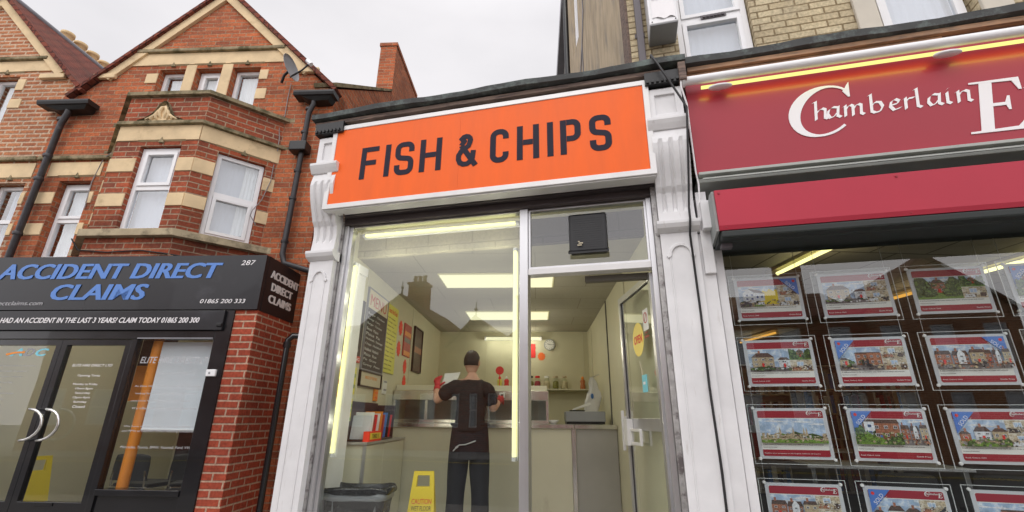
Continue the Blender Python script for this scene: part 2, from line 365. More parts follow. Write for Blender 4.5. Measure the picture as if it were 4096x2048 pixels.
def struct(name, mb, mats, frame=FA):
    o = mb.build(name, mats, None, frame); o['kind'] = 'structure'; return o
def lamp(name, p, e, c=(1, .93, .66), parent=None, r=.0):
    d = bpy.data.lights.new(name, 'POINT'); d.energy = e; d.color = c; d.shadow_soft_size = r
    o = bpy.data.objects.new(name, d); col.objects.link(o); o.location = p; return o
def text(mb, s, x0, x1, z0, z1, y, dep=.004, m=0, shear=0, offset=0, align=None):
    """lettering whose bounding box fills x0..x1, z0..z1 in the plane y, standing proud towards -y; x1 None keeps proportions"""
    cu = bpy.data.curves.new('t', 'FONT'); cu.body = s; cu.size = 1; cu.shear = shear; cu.offset = offset; cu.resolution_u = 3; cu.extrude = .5
    o = bpy.data.objects.new('t', cu); col.objects.link(o)
    dg = bpy.context.evaluated_depsgraph_get(); me = bpy.data.meshes.new_from_object(o.evaluated_get(dg))
    P = [v.co.copy() for v in me.vertices]
    if P:
        a, b = min(p.x for p in P), max(p.x for p in P); c, e = min(p.y for p in P), max(p.y for p in P)
        kz = (z1-z0)/(e-c); kx = kz if x1 is None else (x1-x0)/(b-a)
        mb.add([(x0+(p.x-a)*kx, y - dep*(.5+p.z), z0+(p.y-c)*kz) for p in P], [list(q.vertices) for q in me.polygons], m)
    bpy.data.objects.remove(o); bpy.data.meshes.remove(me); bpy.data.curves.remove(cu)
    return mb
def ribbon(mb, pts, w, y, dep=.004, m=0, closed=False):
    """monoline stroke with mitred corners, points in x,z"""
    P = [Vector(p) for p in pts]; n = len(P); L = []; Rr = []
    for i, p in enumerate(P):
        a = P[i-1] if (i or closed) else None; b = P[(i+1) % n] if (i < n-1 or closed) else None
        d1 = (p-a).normalized() if a is not None else (b-p).normalized(); d2 = (b-p).normalized() if b is not None else d1
        t = (d1+d2).normalized(); nn = Vector((-t.y, t.x)); k = w/2/max(.35, nn.dot(Vector((-d1.y, d1.x)))); L.append(p+nn*k); Rr.append(p-nn*k)
    segs = n if closed else n-1
    V = [(p.x, y-dep, p.y) for p in L+Rr] + [(p.x, y, p.y) for p in L+Rr]; F = []
    for i in range(segs):
        j = (i+1) % n
        F += [(n+i, n+j, j, i), (i, j, 2*n+j, 2*n+i), (n+j, n+i, 3*n+i, 3*n+j)]
    if not closed: F += [(0, 2*n, 3*n, n), (n-1, 2*n-1, 4*n-1, 3*n-1)]
    return mb.add(V, F, m)
def rbox(cx, cz, hw, hh, r, a0, a1, k=5):
    """points along a rounded rectangle's outline between quarter indices"""
    C = [(cx+hw-r, cz+hh-r, 0), (cx-hw+r, cz+hh-r, 90), (cx-hw+r, cz-hh+r, 180), (cx+hw-r, cz-hh+r, 270)]
    out = []
    for q in range(a0, a1):
        x, z, s0 = C[q % 4]
        out += [(x+r*math.cos(rad(s0+90*i/k)), z+r*math.sin(rad(s0+90*i/k))) for i in range(k+1)]
    return out
# ================================================================== THE SETTING: ground
ground = MB(); ground.box(-60, 60, -9.0, -.6, -.12, 0.0-.12+.02); struct('road', ground, 'asphalt')
pv = MB(); pv.box(-60, 60, -.45, 30, -.3, 0.0); struct('pavement', pv, 'paving')
pv = MB(); pv.box(-60, 60, -60, -9.15, -.3, 0.0); struct('pavement', pv, 'paving')
for y in (-.6, -9.15):
    k = MB()
    for i in range(60): k.box(-36+i*1.2, -36+i*1.2+1.19, y, y+.148, -.25, .004)
    struct('kerb', k, 'paving')
ln = MB()
for y in (-.85, -1.02, -8.6, -8.77): ln.box(-60, 60, y, y+.07, -.0995, -.096)
struct('road_marking', ln, 'yellow')

# ================================================================== CHIP SHOP BUILDING
WINX = (-2.43, -.82); GY = 3.58; FL = .15
shop = Thing('chip_shop', 'single storey takeaway shop with white carved pilasters, aluminium glazing and a cream interior', 'shop', (-1.15, 3.6, 0))
def console(mb, x0, x1):                       # carved white pilaster with scroll console
    f = 3.44
    mb.box(x0-.015, x1+.015, f-.03, 4.0, 0, .38); mb.box(x0, x1, f, 4.0, .38, 2.63)
    mb.prism([(x0-.02, f+.01, 2.63), (x0-.02, f-.045, 2.66), (x0-.02, f-.06, 2.69), (x0-.02, f-.06, 2.715), (x0-.02, f+.01, 2.715)], (x1-x0+.04, 0, 0))
    mb.box(x0-.02, x1+.02, f+.01, 4.0, 2.63, 2.715)
    prof = []                                   # the S-curved console seen from the side
    for i in range(19):
        t = i/18; z = 2.715+.735*t; prof.append((f-.02-.15*(.5-.5*math.cos(math.pi*min(1, max(0, (t-.12)/.75)))) + .03*math.sin(math.pi*t)*(1 if t < .35 else .3)+ (.035*(t-.85)/.15 if t > .85 else 0), z))
    w = x1-x0; nf = 3; fw = w*.15; gap = (w-nf*fw)/(nf+1); xs = [x0]
    for k in range(nf): a = x0+gap*(k+1)+fw*k; xs += [a, a+.012, a+fw-.012, a+fw]
    xs.append(x1)
    for j in range(len(prof)-1):
        for i in range(len(xs)-1):
            def dd(q, jj):
                if i % 4 == 0: return 0
                inside = .02 if (3 <= jj <= 15) else 0
                return inside if ((i % 4 == 1 and q) or i % 4 == 2 or (i % 4 == 3 and not q)) else 0
            v = [(xs[i], prof[j][0]+dd(0, j), prof[j][1]), (xs[i+1], prof[j][0]+dd(1, j), prof[j][1]), (xs[i+1], prof[j+1][0]+dd(1, j+1), prof[j+1][1]), (xs[i], prof[j+1][0]+dd(0, j+1), prof[j+1][1])]
            mb.add(v, [(0, 1, 2, 3)])
    for x in (x0, x1):
        mb.add([(x, p[0], p[1]) for p in prof]+[(x, f+.3, prof[-1][1]), (x, f+.3, prof[0][1])], [list(range(len(prof)+2))[::(-1 if x == x0 else 1)]])
    t = f-.15
    mb.prism([(x0-.02, 4.0, 3.45), (x0-.02, t, 3.45), (x0-.02, t-.025, 3.49), (x0-.02, t-.04, 3.52), (x0-.02, t-.04, 3.545), (x0-.02, 4.0, 3.545)], (w+.04, 0, 0))
    mb.box(x0, x1, t+.03, 4.0, 3.545, 3.86)
    mb.ring(x0+.0, x1, 3.545, 3.84, .055, t+.012, t+.031)
    # raised arch on the shaft
    cx, hw = (x0+x1)/2, w/2-.055
    arc = [(cx-hw-.02, 2.44)] + [(cx-hw*math.cos(math.pi*i/10), 2.45+.085*math.sin(math.pi*i/10)) for i in range(11)] + [(cx+hw+.02, 2.44)]
    ribbon(mb, arc, .022, f, .014)
    mb.box(cx-hw-.004, cx-hw+.006, f-.006, f, .5, 2.44); mb.box(cx+hw-.006, cx+hw+.004, f-.006, f, .5, 2.44)
for a, b in ((-2.76, -2.52), (.30, .565)):
    m = MB(); console(m, a, b); shop.part('pilaster', m, 'white_paint', bevel=.003)
m = MB(); m.box(.565, .66, 3.47, 4.0, 0, 2.62); m.box(.585, .66, 3.44, 3.47, 2.3, 2.95); m.box(.60, .66, 3.36, 3.44, 2.62, 2.84)
shop.part('pilaster_return', m, 'white_paint', bevel=.003)
m = MB()
for a, b in ((-2.80, -2.50), (.29, .58)):
    m.box(a, b, 3.27, 3.9, 3.875, 3.99)
    for k in range(7): m.box(a+.01+k*(b-a-.02)/7, a+.01+(k+.55)*(b-a-.02)/7, 3.255, 3.268, 3.885, 3.91)
m.box(-2.50, .29, 3.45, 3.9, 3.60, 3.99)
shop.part('frieze', m, 'black_paint')
# roof edge: felt roll over a weathered board, slightly wavy
def roofedge(x0, x1, y, z0, z1, mats, th, name, name2, board, step=.12, lift=0):
    m = MB(); n = max(2, int((x1-x0)/step)); V = []; 
    for i in range(n+1):
        x = x0+(x1-x0)*i/n; dz = .005*math.sin(x*5)+.003*math.sin(x*17+1); dy = .008*math.sin(x*5+2)
        V.append([(x, y+.05+dy, z0+dz*.5), (x, y-.015+dy, z0+.01+dz*.6), (x, y-.02+dy, z1-.02+dz), (x, y+.02+dy, z1+dz), (x, 4.6, z1+.10), (x, 4.6, z0)])
    k = 6; vs = [p for r in V for p in r]
    F = [(i*k+j, i*k+(j+1) % k, (i+1)*k+(j+1) % k, (i+1)*k+j) for i in range(n) for j in range(k)]
    m.add(vs, [f[::-1] for f in F]); m.add(V[0], [(0, 1, 2, 3, 4, 5)]); m.add(V[-1], [(5, 4, 3, 2, 1, 0)])
    th.part(name, m, mats)
    m = MB()
    for a, b, c, d, e in board: m.box(x0+.02, e, a, b, c, d)
    th.part(name2, m, 'old_wood' if th is shop else 'old_timber', bevel=.003)
roofedge(-2.86, .62, 3.27, 4.045, 4.125, 'roof_felt', shop, 'roof_felt', 'eaves_board', ((3.30, 3.6, 3.992, 4.034, .45),))
m = MB(); m.box(-2.70, .55, 4.6, 8.9, 3.4, 4.2); m.box(-2.8, .62, 3.6, 4.6, 4.0, 4.03); shop.part('roof', m, 'roof_felt')
m = MB(); m.box(.555, .61, 3.24, 3.44, 3.86, 4.03); shop.part('bracket', m, 'old_wood', bevel=.003)
# glazing frame
m = MB()
m.box(-2.50, .30, 3.50, 3.62, 2.992, 3.052); shop.part('shutter_housing', m, 'shutter_dark', bevel=.002)
m = MB(); m.box(-2.48, .295, 3.45, 3.70, 3.054, 3.60); m.box(-2.48, .295, 3.44, 3.60, 3.053, 3.075)
for k in range(3): m.box(-2.47, .29, 3.435+.0, 3.449, 3.10+k*.03, 3.12+k*.03)
shop.part('shutter_box', m, 'shutter_dark')
shop.parts('shutter_rail', ((-2.565, -2.50, 3.50, 3.60, FL, 3.05), (.262, .298, 3.47, 3.60, FL, 3.05)), 'alu_rough', .002)
shop.parts('side_frame', ((-2.498, -2.46, 3.52, 3.62, FL, 2.99), (-2.459, -2.425, 3.545, 3.61, FL, 2.99), (.222, .26, 3.53, 3.62, FL, 2.99)), 'alu', .002)
m = MB(); m.box(-.818, -.748, 3.525, 3.64, FL, 2.99); shop.part('mullion', m, 'alu', bevel=.003)
m = MB(); m.box(-.747, .221, 3.53, 3.63, 2.40, 2.452); shop.part('transom', m, 'alu_white', bevel=.003)
m = MB(); m.ring(-.746, .22, 2.454, 2.988, .016, 3.55, 3.60); shop.part('fanlight_frame', m, 'alu')
m = MB(); m.box(-.729, .203, 3.573, 3.579, 2.471, 2.971); shop.part('fanlight_pane', m, 'shop_glass')
m = MB(); m.box(-2.424, -.819, 3.573, 3.579, .52, 2.975); shop.part('window_pane', m, 'shop_glass')
shop.parts('window_rail', ((-2.424, -.819, 3.53, 3.63, .46, .519), (-2.424, -.819, 3.55, 3.62, 2.976, 2.99)), 'alu', .002)
m = MB(); m.box(-2.424, -.819, 3.55, 3.7, 0, .459); shop.part('stallriser', m, 'cream_panel')
m = MB(); m.box(-.745, .22, 3.50, 3.7, 0, .148); shop.part('doorstep', m, 'paving')
# interior shell, square to the brick house
shop.parts('wall', ((-1.87, -1.77, 4.03, 8.6, 0, 3.1), (.94, 1.0, 3.52, 8.6, 0, 3.1), (-1.77, .94, 8.5, 8.6, 0, 3.1)), 'cream_wall', 0, FB)
m = MB(); m.box(-2.76, -.80, 3.86, 3.92, 2.795, 3.6); shop.part('bulkhead', m, 'block_cream'); m = MB(); m.box(-.799, .30, 3.862, 3.92, 2.795, 3.6); shop.part('bulkhead', m, 'block_shade', label='blockwork above the door with its shade put into the colour')
m = MB(); m.box(-2.78, .30, 3.63, 3.86, 3.04, 3.10); shop.part('soffit', m, 'cream_wall')
Ti = FB.inverted()
def fb(x, y): p = Ti @ Vector((x, y, 0)); return (p.x, p.y)
pA, pB = fb(-2.62, 3.921), fb(.32, 3.921)
m = MB(FB); m.prism([(pA[0], pA[1], 2.80), (pB[0], pB[1], 2.80), (.99, 8.59, 2.80), (-1.86, 8.59, 2.80)], (0, 0, .1)); shop.part('ceiling', m, 'ceil_grid')
pA, pB = fb(-2.62, 3.64), fb(.32, 3.64)
m = MB(FB); m.prism([(pA[0], pA[1], FL), (pB[0], pB[1], FL), (.99, 8.59, FL), (-1.86, 8.59, FL)], (0, 0, -.1)); shop.part('floor', m, 'floor_tile')
m = MB(FB)
m.box(.928, .939, 6.12, 6.16, FL, 2.795); shop.part('wall_joint', m, 'seam')
shop.parts('wall_trim', ((.93, .939, 7.9, 7.93, FL, 2.795), (-.9, -.895, 8.49, 8.499, FL, 2.79), (.84, .85, 8.485, 8.499, 1.2, 2.795), (-1.769, -1.76, 6.5, 6.53, FL, 2.795), (-1.769, -1.763, 4.62, 4.635, FL, 2.795), (.93, .939, 4.8, 4.82, FL, 2.795)), 'cream_panel', 0, FB)
# open glazed door, hinged on the right jamb and swung inwards
DT = side((-.044, 4.475), -72.9)
door_e = None
m = MB(DT); W = .90
m.box(0, .05, -.02, .02, FL+.01, 2.385); m.box(W-.05, W, -.02, .02, FL+.01, 2.385)
m.box(.05, W-.05, -.02, .02, 2.33, 2.385); m.box(.05, W-.05, -.02, .02, 1.215, 1.305); m.box(.05, W-.05, -.02, .02, FL+.01, .36)
door = shop.part('door', m, 'alu', bevel=.002)
m = MB(DT); m.box(.051, W-.051, -.003, .003, 1.306, 2.329); shop.sub(door, 'pane', m, 'door_glass')
m = MB(DT); m.box(.051, W-.051, -.003, .003, .361, 1.214); shop.sub(door, 'pane', m, 'door_glass')
m = MB(DT); m.box(.052, .062, -.006, .006, .361, 2.32); m.box(.06, W-.06, -.006, .006, 2.322, 2.33); shop.sub(door, 'gasket', m, 'black_plastic')
m = MB(DT); m.box(-.03, -.008, -.055, -.03, 1.04, 1.37); m.box(-.03, .03, -.03, -.021, 1.09, 1.11); m.box(-.03, .03, -.03, -.021, 1.3, 1.32)
m.box(.10, .20, -.075, -.021, 1.09, 1.30); m.ring(.20, .46, 1.10, 1.225, .022, -.05, -.03); shop.sub(door, 'handle', m, 'alu_white', bevel=.003)
m = MB(); m.box(-.3, .2, 3.64, 3.70, 2.345, 2.395); shop.part('door_closer', m, 'seam', bevel=.004)

# ------------------------------------------------------------------ orange fascia sign
sg = Thing('shop_sign', 'large orange illuminated-box sign with dark FISH & CHIPS lettering above the takeaway window', 'sign', (-1.15, 3.4, 3.07))
m = MB(); m.ring(-2.61, .315, 3.07, 3.945, .047, 3.29, 3.43); m.box(-2.56, .265, 3.40, 3.43, 3.12, 3.895); m.box(-2.60, .305, 3.305, 3.425, 3.058, 3.069)
sg.part('casing', m, 'alu_white', bevel=.004)
m = MB()
for a, b in ((-2.562, -1.3105), (-1.3095, .267)): m.box(a, b, 3.297, 3.305, 3.118, 3.897)
sg.part('face_panel', m, 'orange_sign')
m = MB(); y = 3.297; t = .051; H0, H1 = 3.335, 3.665; h = H1-H0; q = .0004
def st(x, z0=H0, z1=H1, k=0): ribbon(m, [(x, z0), (x, z1)], t, y-k*q, .003)
def hb(x0, x1, z, k=1, w=.05): ribbon(m, [(x0, z), (x1, z)], w, y-k*q, .003)
def esse(x0, x1):
    c = (x0+x1)/2; hw = (x1-x0-t)/2; zt, zb, zm = H1-t/2, H0+t/2, (H0+H1)/2; r = .045
    top = [(c+hw, zt-.085)] + rbox(c, (zt+zm)/2, hw, (zt-zm)/2, r, 0, 3)[0:18]
    bot = rbox(c, (zb+zm)/2, hw, (zm-zb)/2, r, 0, 1)[::-1]
    P = [(c+hw, zt-.075)] + rbox(c, (zt+zm)/2+.004, hw, (zt-zm)/2, r, 0, 3) + rbox(c, (zb+zm)/2-.004, hw, (zm-zb)/2, r, 0, 1)[::-1] + rbox(c, (zb+zm)/2-.004, hw, (zm-zb)/2, r, 2, 4)[::-1] + [(c-hw, zb+.075)]
    ribbon(m, P, t, y, .003)
st(-2.245); hb(-2.217, -2.095, H1-.025); hb(-2.217, -2.115, H0+.165)
st(-2.0)
esse(-1.925, -1.74)
st(-1.655); st(-1.50); hb(-1.627, -1.528, (H0+H1)/2)
# ampersand
A_ = [(-1.155, H0+.005), (-1.29, H0+.215)] + [(-1.285+.02, H1-.075)] + [(-1.25+.042*math.cos(rad(a)), H1-.07+.045*math.sin(rad(a))) for a in (150, 120, 90, 60, 30, 0, -30)] + [(-1.225, H0+.205), (-1.285, H0+.165), (-1.312, H0+.12), (-1.312, H0+.08), (-1.298, H0+.045), (-1.268, H0+.027), (-1.235, H0+.027), (-1.205, H0+.045), (-1.185, H0+.08), (-1.178, H0+.155)]
ribbon(m, A_[:2], .048, y-q, .003); ribbon(m, A_[1:], .046, y-2*q, .003)
c = -.945; hw = .057
ribbon(m, [(c+hw, H1-.10)] + rbox(c, (H0+H1)/2, hw, h/2-t/2, .05, 0, 4) + [(c+hw, H0+.10)], t, y, .003)
st(-.765); st(-.625); hb(-.737, -.653, (H0+H1)/2)
st(-.505)
st(-.395); ribbon(m, [(-.367, H1-t/2)] + rbox(-.33, H1-.105, .055, .105-t/2, .045, 0, 1)[::-1] + rbox(-.33, H1-.105, .055, .105-t/2, .045, 3, 4)[::-1] + [(-.367, H1-.21+t/2)], t, y-q, .003)
esse(-.18, -.005)
sg.part('lettering', m, 'sign_navy')
m = MB(); m.tube([(-2.45, 3.40, 3.06), (-2.45, 3.42, 2.99)], .006); sg.part('fixing', m, 'old_wood')

# ------------------------------------------------------------------ lamps of the chip shop
def tubelight(label, p0, p1, r=.014, fix='white_upvc', group=None, watts=3, frame=FA, em='tube', back=(0, .03, 0), name='strip_light', n=3, off=(0, .02, 0), cat='light'):
    P0, P1 = Vector(p0), Vector(p1); bk = Vector(back)
    th = Thing(name, label, cat, tuple((P0+P1)/2), frame, group)
    d = (P1-P0).normalized(); m = MB(); m.tube([P0+d*.03, P1-d*.03], r, 10); th.part('tube', m, em)
    m = MB(); u = Vector(d.cross(bk)).normalized()*.024; b2 = bk.normalized()
    a, b = P0+b2*.018, P1+b2*.018
    m.prism([a-u, a+u, a+u+bk, a-u+bk], b-a)
    for e, s in ((P0, 1), (P1, -1)): m.tube([e, e+d*s*.03], r*1.35, 10)
    th.part('fitting', m, fix)
    for k in range(n):
        q = P0.lerp(P1, (k+.5)/n)+Vector(off); lamp('tube_glow', frame @ q, watts, (1, .95, .74))
    return th
tubelight('glowing fluorescent tube standing upright in the left corner of the takeaway window', (-2.432, 3.655, .985), (-2.432, 3.655, 2.665), group='tubes round the shop window', off=(.30, .22, 0), watts=1.1)
tubelight('glowing fluorescent tube standing upright behind the aluminium post between window and door', (-.885, 3.655, .995), (-.885, 3.655, 2.69), group='tubes round the shop window', off=(-.25, .2, 0), watts=1.1)
tubelight('glowing fluorescent tube lying level along the top of the takeaway window', (-2.40, 3.68, 2.945), (-.86, 3.68, 2.94), group='tubes round the shop window', off=(0, .05, -.30), watts=1.5)
def ceil_light(label, u0, u1, v0, v1, z, watts, n=2):
    th = Thing('ceiling_light', label, 'light', ((u0+u1)/2, (v0+v1)/2, z), FB, 'ceiling lights in the takeaway')
    m = MB()
    m.prism([(u0, v0, z), (u1, v0, z), (u1, v1, z), (u0, v1, z)], (0, 0, -.012)); th.part('housing', m, 'louvre')
    m = MB(); k = 5
    for i in range(k):
        a = v0+.015+(v1-v0-.03)*i/k; b = a+(v1-v0-.03)/k-.034
        m.prism([(u0+.015, a, z-.013), (u1-.015, a, z-.013), (u1-.02, (a+b)/2, z-.032), (u0+.02, (a+b)/2, z-.032)], (0, .001, 0))
        m.add([(u0+.015, a, z-.013), (u1-.015, a, z-.013), (u1-.02, (a+b)/2, z-.034), (u0+.02, (a+b)/2, z-.034), (u0+.015, b, z-.013), (u1-.015, b, z-.013)], [(0, 1, 2, 3), (3, 2, 5, 4)])
    th.part('diffuser', m, 'panel_light')
    for i in range(n): lamp('ceiling_glow', FB @ Vector((u0+(u1-u0)*(i+.5)/n, (v0+v1)/2, z-.5)), watts, (1, .95, .78))
ceil_light('nearest wide louvred ceiling light of the takeaway, half hidden by the aluminium post', -1.08, .21, 4.84, 5.40, 2.80, 4.2)
ceil_light('middle louvred ceiling light of the takeaway, beyond the counter', -1.05, .20, 6.75, 7.33, 2.80, 4.2)
tubelight('far strip light high on the back wall of the takeaway', (-.93, 8.40, 2.66), (.1, 8.40, 2.66), .03, watts=2, frame=FB, em='panel_light', back=(0, .05, 0), name='wall_light', off=(0, -.15, -.1))

# ------------------------------------------------------------------ behind the counter and on it
ct = Thing('counter', 'long cream counter with a steel top running across the takeaway', 'counter', (-.4, 5.9, FL), FB)
m = MB(FB); m.box(-1.765, .42, 5.80, 6.45, FL, 1.185); ct.part('body', MB().box(-1.765, .40, 5.80, 6.45, FL, 1.185), 'cream_panel')
ct.part('flap_panel', MB().box(.455, .933, 5.805, 5.84, FL, 1.185), 'steel_dull', bevel=.003, label='grey metal panel at the right end')
ct.part('post', MB().box(.402, .453, 5.785, 5.85, FL, 1.185), 'steel', bevel=.003)
ct.part('top', MB().box(-1.765, .432, 5.765, 6.50, 1.187, 1.235).box(.437, .933, 5.765, 6.50, 1.185, 1.233), 'steel', bevel=.005)
ct.part('joint', MB().box(-.72, -.705, 5.79, 5.799, FL, 1.18), 'seam')
hc = Thing('food_cabinet', 'stainless steel glass-fronted hot food cabinet standing on the takeaway counter', 'cabinet', (-.8, 6.1, 1.236), FB)
hc.part('top_band', MB().box(-1.76, .145, 5.86, 6.5, 1.50, 1.615), 'steel', bevel=.006)
hc.part('lid', MB().box(-1.76, .13, 5.95, 6.5, 1.617, 1.68), 'cream_panel', bevel=.005)
m = MB(); m.box(-1.76, .145, 5.86, 5.89, 1.2365, 1.275)
for x in (-1.76, -1.36, -.6, .11): m.box(x, x+.035, 5.861, 5.89, 1.276, 1.499)
hc.part('frame', m, 'steel', bevel=.003)
hc.part('pane', MB().box(-1.74, .12, 5.868, 5.872, 1.276, 1.498), 'door_glass')
m = MB(); m.box(-1.75, .13, 6.40, 6.48, 1.237, 1.5); m.box(-1.75, .12, 5.9, 6.4, 1.237, 1.25); hc.part('back_panel', m, 'steel_dull')
hc.parts('switch', ((-.45, -.385, 5.84, 5.859, 1.53, 1.59), (-1.15, -1.07, 5.84, 5.859, 1.53, 1.59)), 'white_upvc', .004)
hc.parts('switch_rocker', ((-.435, -.40, 5.835, 5.839, 1.545, 1.57), (-1.13, -1.09, 5.835, 5.839, 1.545, 1.57)), 'black_plastic')
tl = Thing('till', 'grey cash till with a printed roll on top behind the takeaway counter', 'till', (.6, 6.6, 1.235), FB)
tl.part('drawer', MB().box(.37, .84, 6.1, 6.46, 1.237, 1.262), 'black_plastic'); tl.part('casing', MB().box(.36, .85, 6.1, 6.46, 1.262, 1.385), 'plastic_grey', bevel=.01)
m = MB(); m.prism([(.44, 6.15, 1.387), (.47, 6.15, 1.42), (.68, 6.2, 1.50), (.70, 6.2, 1.47)], (0, .12, 0)); tl.part('printer', m, 'paper')
tl.part('keys', MB().box(.42, .60, 6.13, 6.30, 1.386, 1.40), 'black_plastic')
m = MB(); m.lathe((.20, 6.0, 1.236), [(.03, 0), (.055, .02), (.075, .045), (.07, .044), (.05, .02), (.001, .012)], 18); solo('bowl', m, 'white_upvc', 'small white bowl on the steel counter beside the hot cabinet', 'bowl', (.20, 6.0, 1.236), FB)
solo('shelf', MB().box(-.95, .888, 8.18, 8.498, 1.755, 1.775), 'cream_panel', 'cream shelf fixed to the back wall of the takeaway under the jars', 'shelf', (0, 8.4, 1.755), FB)
def jar(u, v, z, label, fill, lid='black_plastic', s=1):
    th = Thing('jar', label, 'jar', (u, v, z), FB, 'jars on the back shelf')
    th.part('body', MB().lathe((u, v, z), [(.048*s, .001), (.058*s, .012), (.058*s, .13), (.05*s, .155), (.036*s, .17), (.036*s, .185)], 14), 'jar_glass')
    th.part('contents', MB().lathe((u, v, z), [(.044*s, .008), (.052*s, .02), (.052*s, .12), (.03*s, .135)], 12), fill)
    th.part('lid', MB().lathe((u, v, z), [(.040*s, .186), (.042*s, .19), (.042*s, .215), (.038*s, .22)], 14), lid)
jar(.02, 8.32, 1.776, 'jar of red beetroot on the back shelf, left of the pale jar', 'beetroot', 'red'); jar(.18, 8.33, 1.776, 'pale jar with a white lid on the back shelf, second in the open doorway', 'egg', 'white_upvc')
jar(.335, 8.32, 1.776, 'dark green pickle jar on the back shelf, third in the open doorway', 'pickle', 'photo_stone'); jar(.485, 8.33, 1.776, 'jar of pale pickled eggs at the right end of the row of jars', 'egg', 'photo_stone')
jar(-.10, 8.34, 1.776, 'dark jar beside the aluminium post, leftmost of the row of jars', 'pickle', 'black_plastic')
def bottle(u, v, z, c, label, cap='orange'):
    th = Thing('sauce_bottle', label, 'bottle', (u, v, z), FB)
    th.part('body', MB().lathe((u, v, z), [(.035, 0), (.045, .01), (.043, .06), (.035, .09), (.043, .125), (.038, .15), (.02, .165)], 12), c)
    th.part('cap', MB().lathe((u, v, z), [(.02, .166), (.026, .17), (.022, .20), (.005, .215)], 10), cap)
bottle(.80, 8.33, 1.776, 'brown_sauce', 'orange and brown sauce bottle at the right end of the back shelf'); bottle(-.52, 8.33, 1.776, 'red', 'red sauce bottle on the back shelf beside the upright tube', 'white_upvc')
bottle(-.64, 8.33, 1.776, 'paper_yellow', 'yellow mustard bottle on the back shelf, left of the red sauce bottle', 'red')
cl = Thing('wall_clock', 'round white clock on the cream back wall above the jars', 'clock', (.245, 8.49, 2.56), FB)
cl.part('case', MB().lathe((.245, 8.47, 2.56), [(.098, 0), (.102, .012), (.10, .028)], 28, axis='y'), 'plastic_grey')
cl.part('dial', MB().lathe((.245, 8.466, 2.56), [(.088, 0), (.088, .003)], 28, axis='y'), 'paper')
m = MB(MB().T)
for k in range(12):
    a = rad(30*k); m.box(.245+.072*math.sin(a)-.004, .245+.072*math.sin(a)+.004, 8.463, 8.465, 2.56+.072*math.cos(a)-.007, 2.56+.072*math.cos(a)+.007)
cl.part('numerals', m, 'black_plastic')
m = MB(); ribbon(m, [(.245, 2.56), (.205, 2.575)], .008, 8.463, .002); ribbon(m, [(.245, 2.56), (.312, 2.555)], .005, 8.460, .002); cl.part('hands', m, 'black_plastic')
def starburst(mb, cx, cz, rx, rz, y, n=11, dep=.003, T=None):
    pts = []
    for k in range(2*n):
        a = math.pi*k/n; r = 1 if k % 2 == 0 else .74
        pts.append((cx+rx*r*math.cos(a)*(1+.05*random.random()), cz+rz*r*math.sin(a)*(1+.05*random.random())))
    mb.flat(pts, y, y-dep)
m = MB(); starburst(m, .095, 2.352, .075, .08, 8.497); solo('price_star', m, 'neon_orange', 'orange star-shaped price card on the back wall below the clock', 'sign', (.095, 8.497, 2.35), FB, 'fluorescent star cards')
solo('notice', MB().box(-.12, -.012, 8.49, 8.498, 2.33, 2.575), 'red', 'plain red notice on the back wall between the post and the clock', 'notice', (-.06, 8.497, 2.45), FB)
LW = Matrix.Translation((-1.77, 0, 0)) @ Matrix.Rotation(rad(90), 4, 'Z')   # left wall: local x runs along v, -y faces the room
LWF = FB @ LW
def on_wall(name, v0, v1, z0, z1, mt, label, cat, extra=None, group=None):
    th = Thing(name, label, cat, ((v0+v1)/2, -.004, z0), LWF, group)
    th.part('board', MB().box(v0, v1, -.016, -.002, z0, z1), mt)
    if extra: extra(th, v0, v1, z0, z1)
    return th
def scribble(th, v0, v1, z0, z1, rows, mt='chalk', name='writing', words=None, ind=.06, h=.03):
    m = MB(); rr = random.Random(int(v0*100+rows)); W_ = v1-v0
    wl = words or ['Cod', 'Haddock', 'Plaice', 'Chips', 'Sausage', 'Saveloy', 'Chicken', 'Pie', 'Peas', 'Burger', 'Beans', 'Curry', 'Gravy', 'Roe', 'Scampi']
    for k in range(rows):
        z = z1-(k+1)*(z1-z0)/(rows+.6); s = rr.choice(wl)+'  '+rr.choice(wl); x = v0+ind*W_
        text(m, s, x, x+W_*(.55+.3*rr.random()), z, z+h, -.0165, .001)
    th.part(name, m, mt)
def menu_extra(th, v0, v1, z0, z1):
    th.part('heading', MB().box(v0, v1, -.019, -.0165, z1-.20, z1), 'paper_cream')
    th.part('heading_lettering', text(MB(), 'MENU', v0+.06, v1-.06, z1-.17, z1-.05, -.0195, .001), 'poster_red')
    scribble(th, v0, v1, z0, z1-.22, 11)
    th.part('frame', MB().ring(v0-.012, v1+.012, z0-.012, z1+.012, .014, -.024, -.001), 'lead')
on_wall('menu_board', 4.66, 5.31, 1.76, 2.59, 'blackboard', 'tall chalked blackboard headed MENU on the left wall of the takeaway', 'menu', menu_extra)
on_wall('menu_board', 4.14, 4.60, 1.80, 2.42, 'blackboard', 'blackboard with large chalk writing on the left wall, nearest the window', 'menu', lambda th, a, b, c, d: (scribble(th, a, b, c, d, 4, h=.07, words=['Fish', 'Chips', 'Peas']), th.part('strip', MB().box(a, b, -.02, -.0165, c-.0, c+.06), 'poster_red'), th.part('strip_lettering', text(MB(), 'REFRESHING', a+.05, b-.02, c+.015, c+.045, -.0205, .001), 'letter_white')))
def ylist(th, a, b, c, d):
    th.part('heading', text(MB(), 'Extra Hot Deal', a+.04, b-.06, d-.10, d-.04, -.0165, .001), 'red')
    scribble(th, a, b, c, d-.12, 13, 'black_plastic', h=.02)
on_wall('price_list', 5.33, 5.76, 1.79, 2.59, 'paper_yellow', 'long yellow printed price list beside the chalk menu', 'price list', ylist)
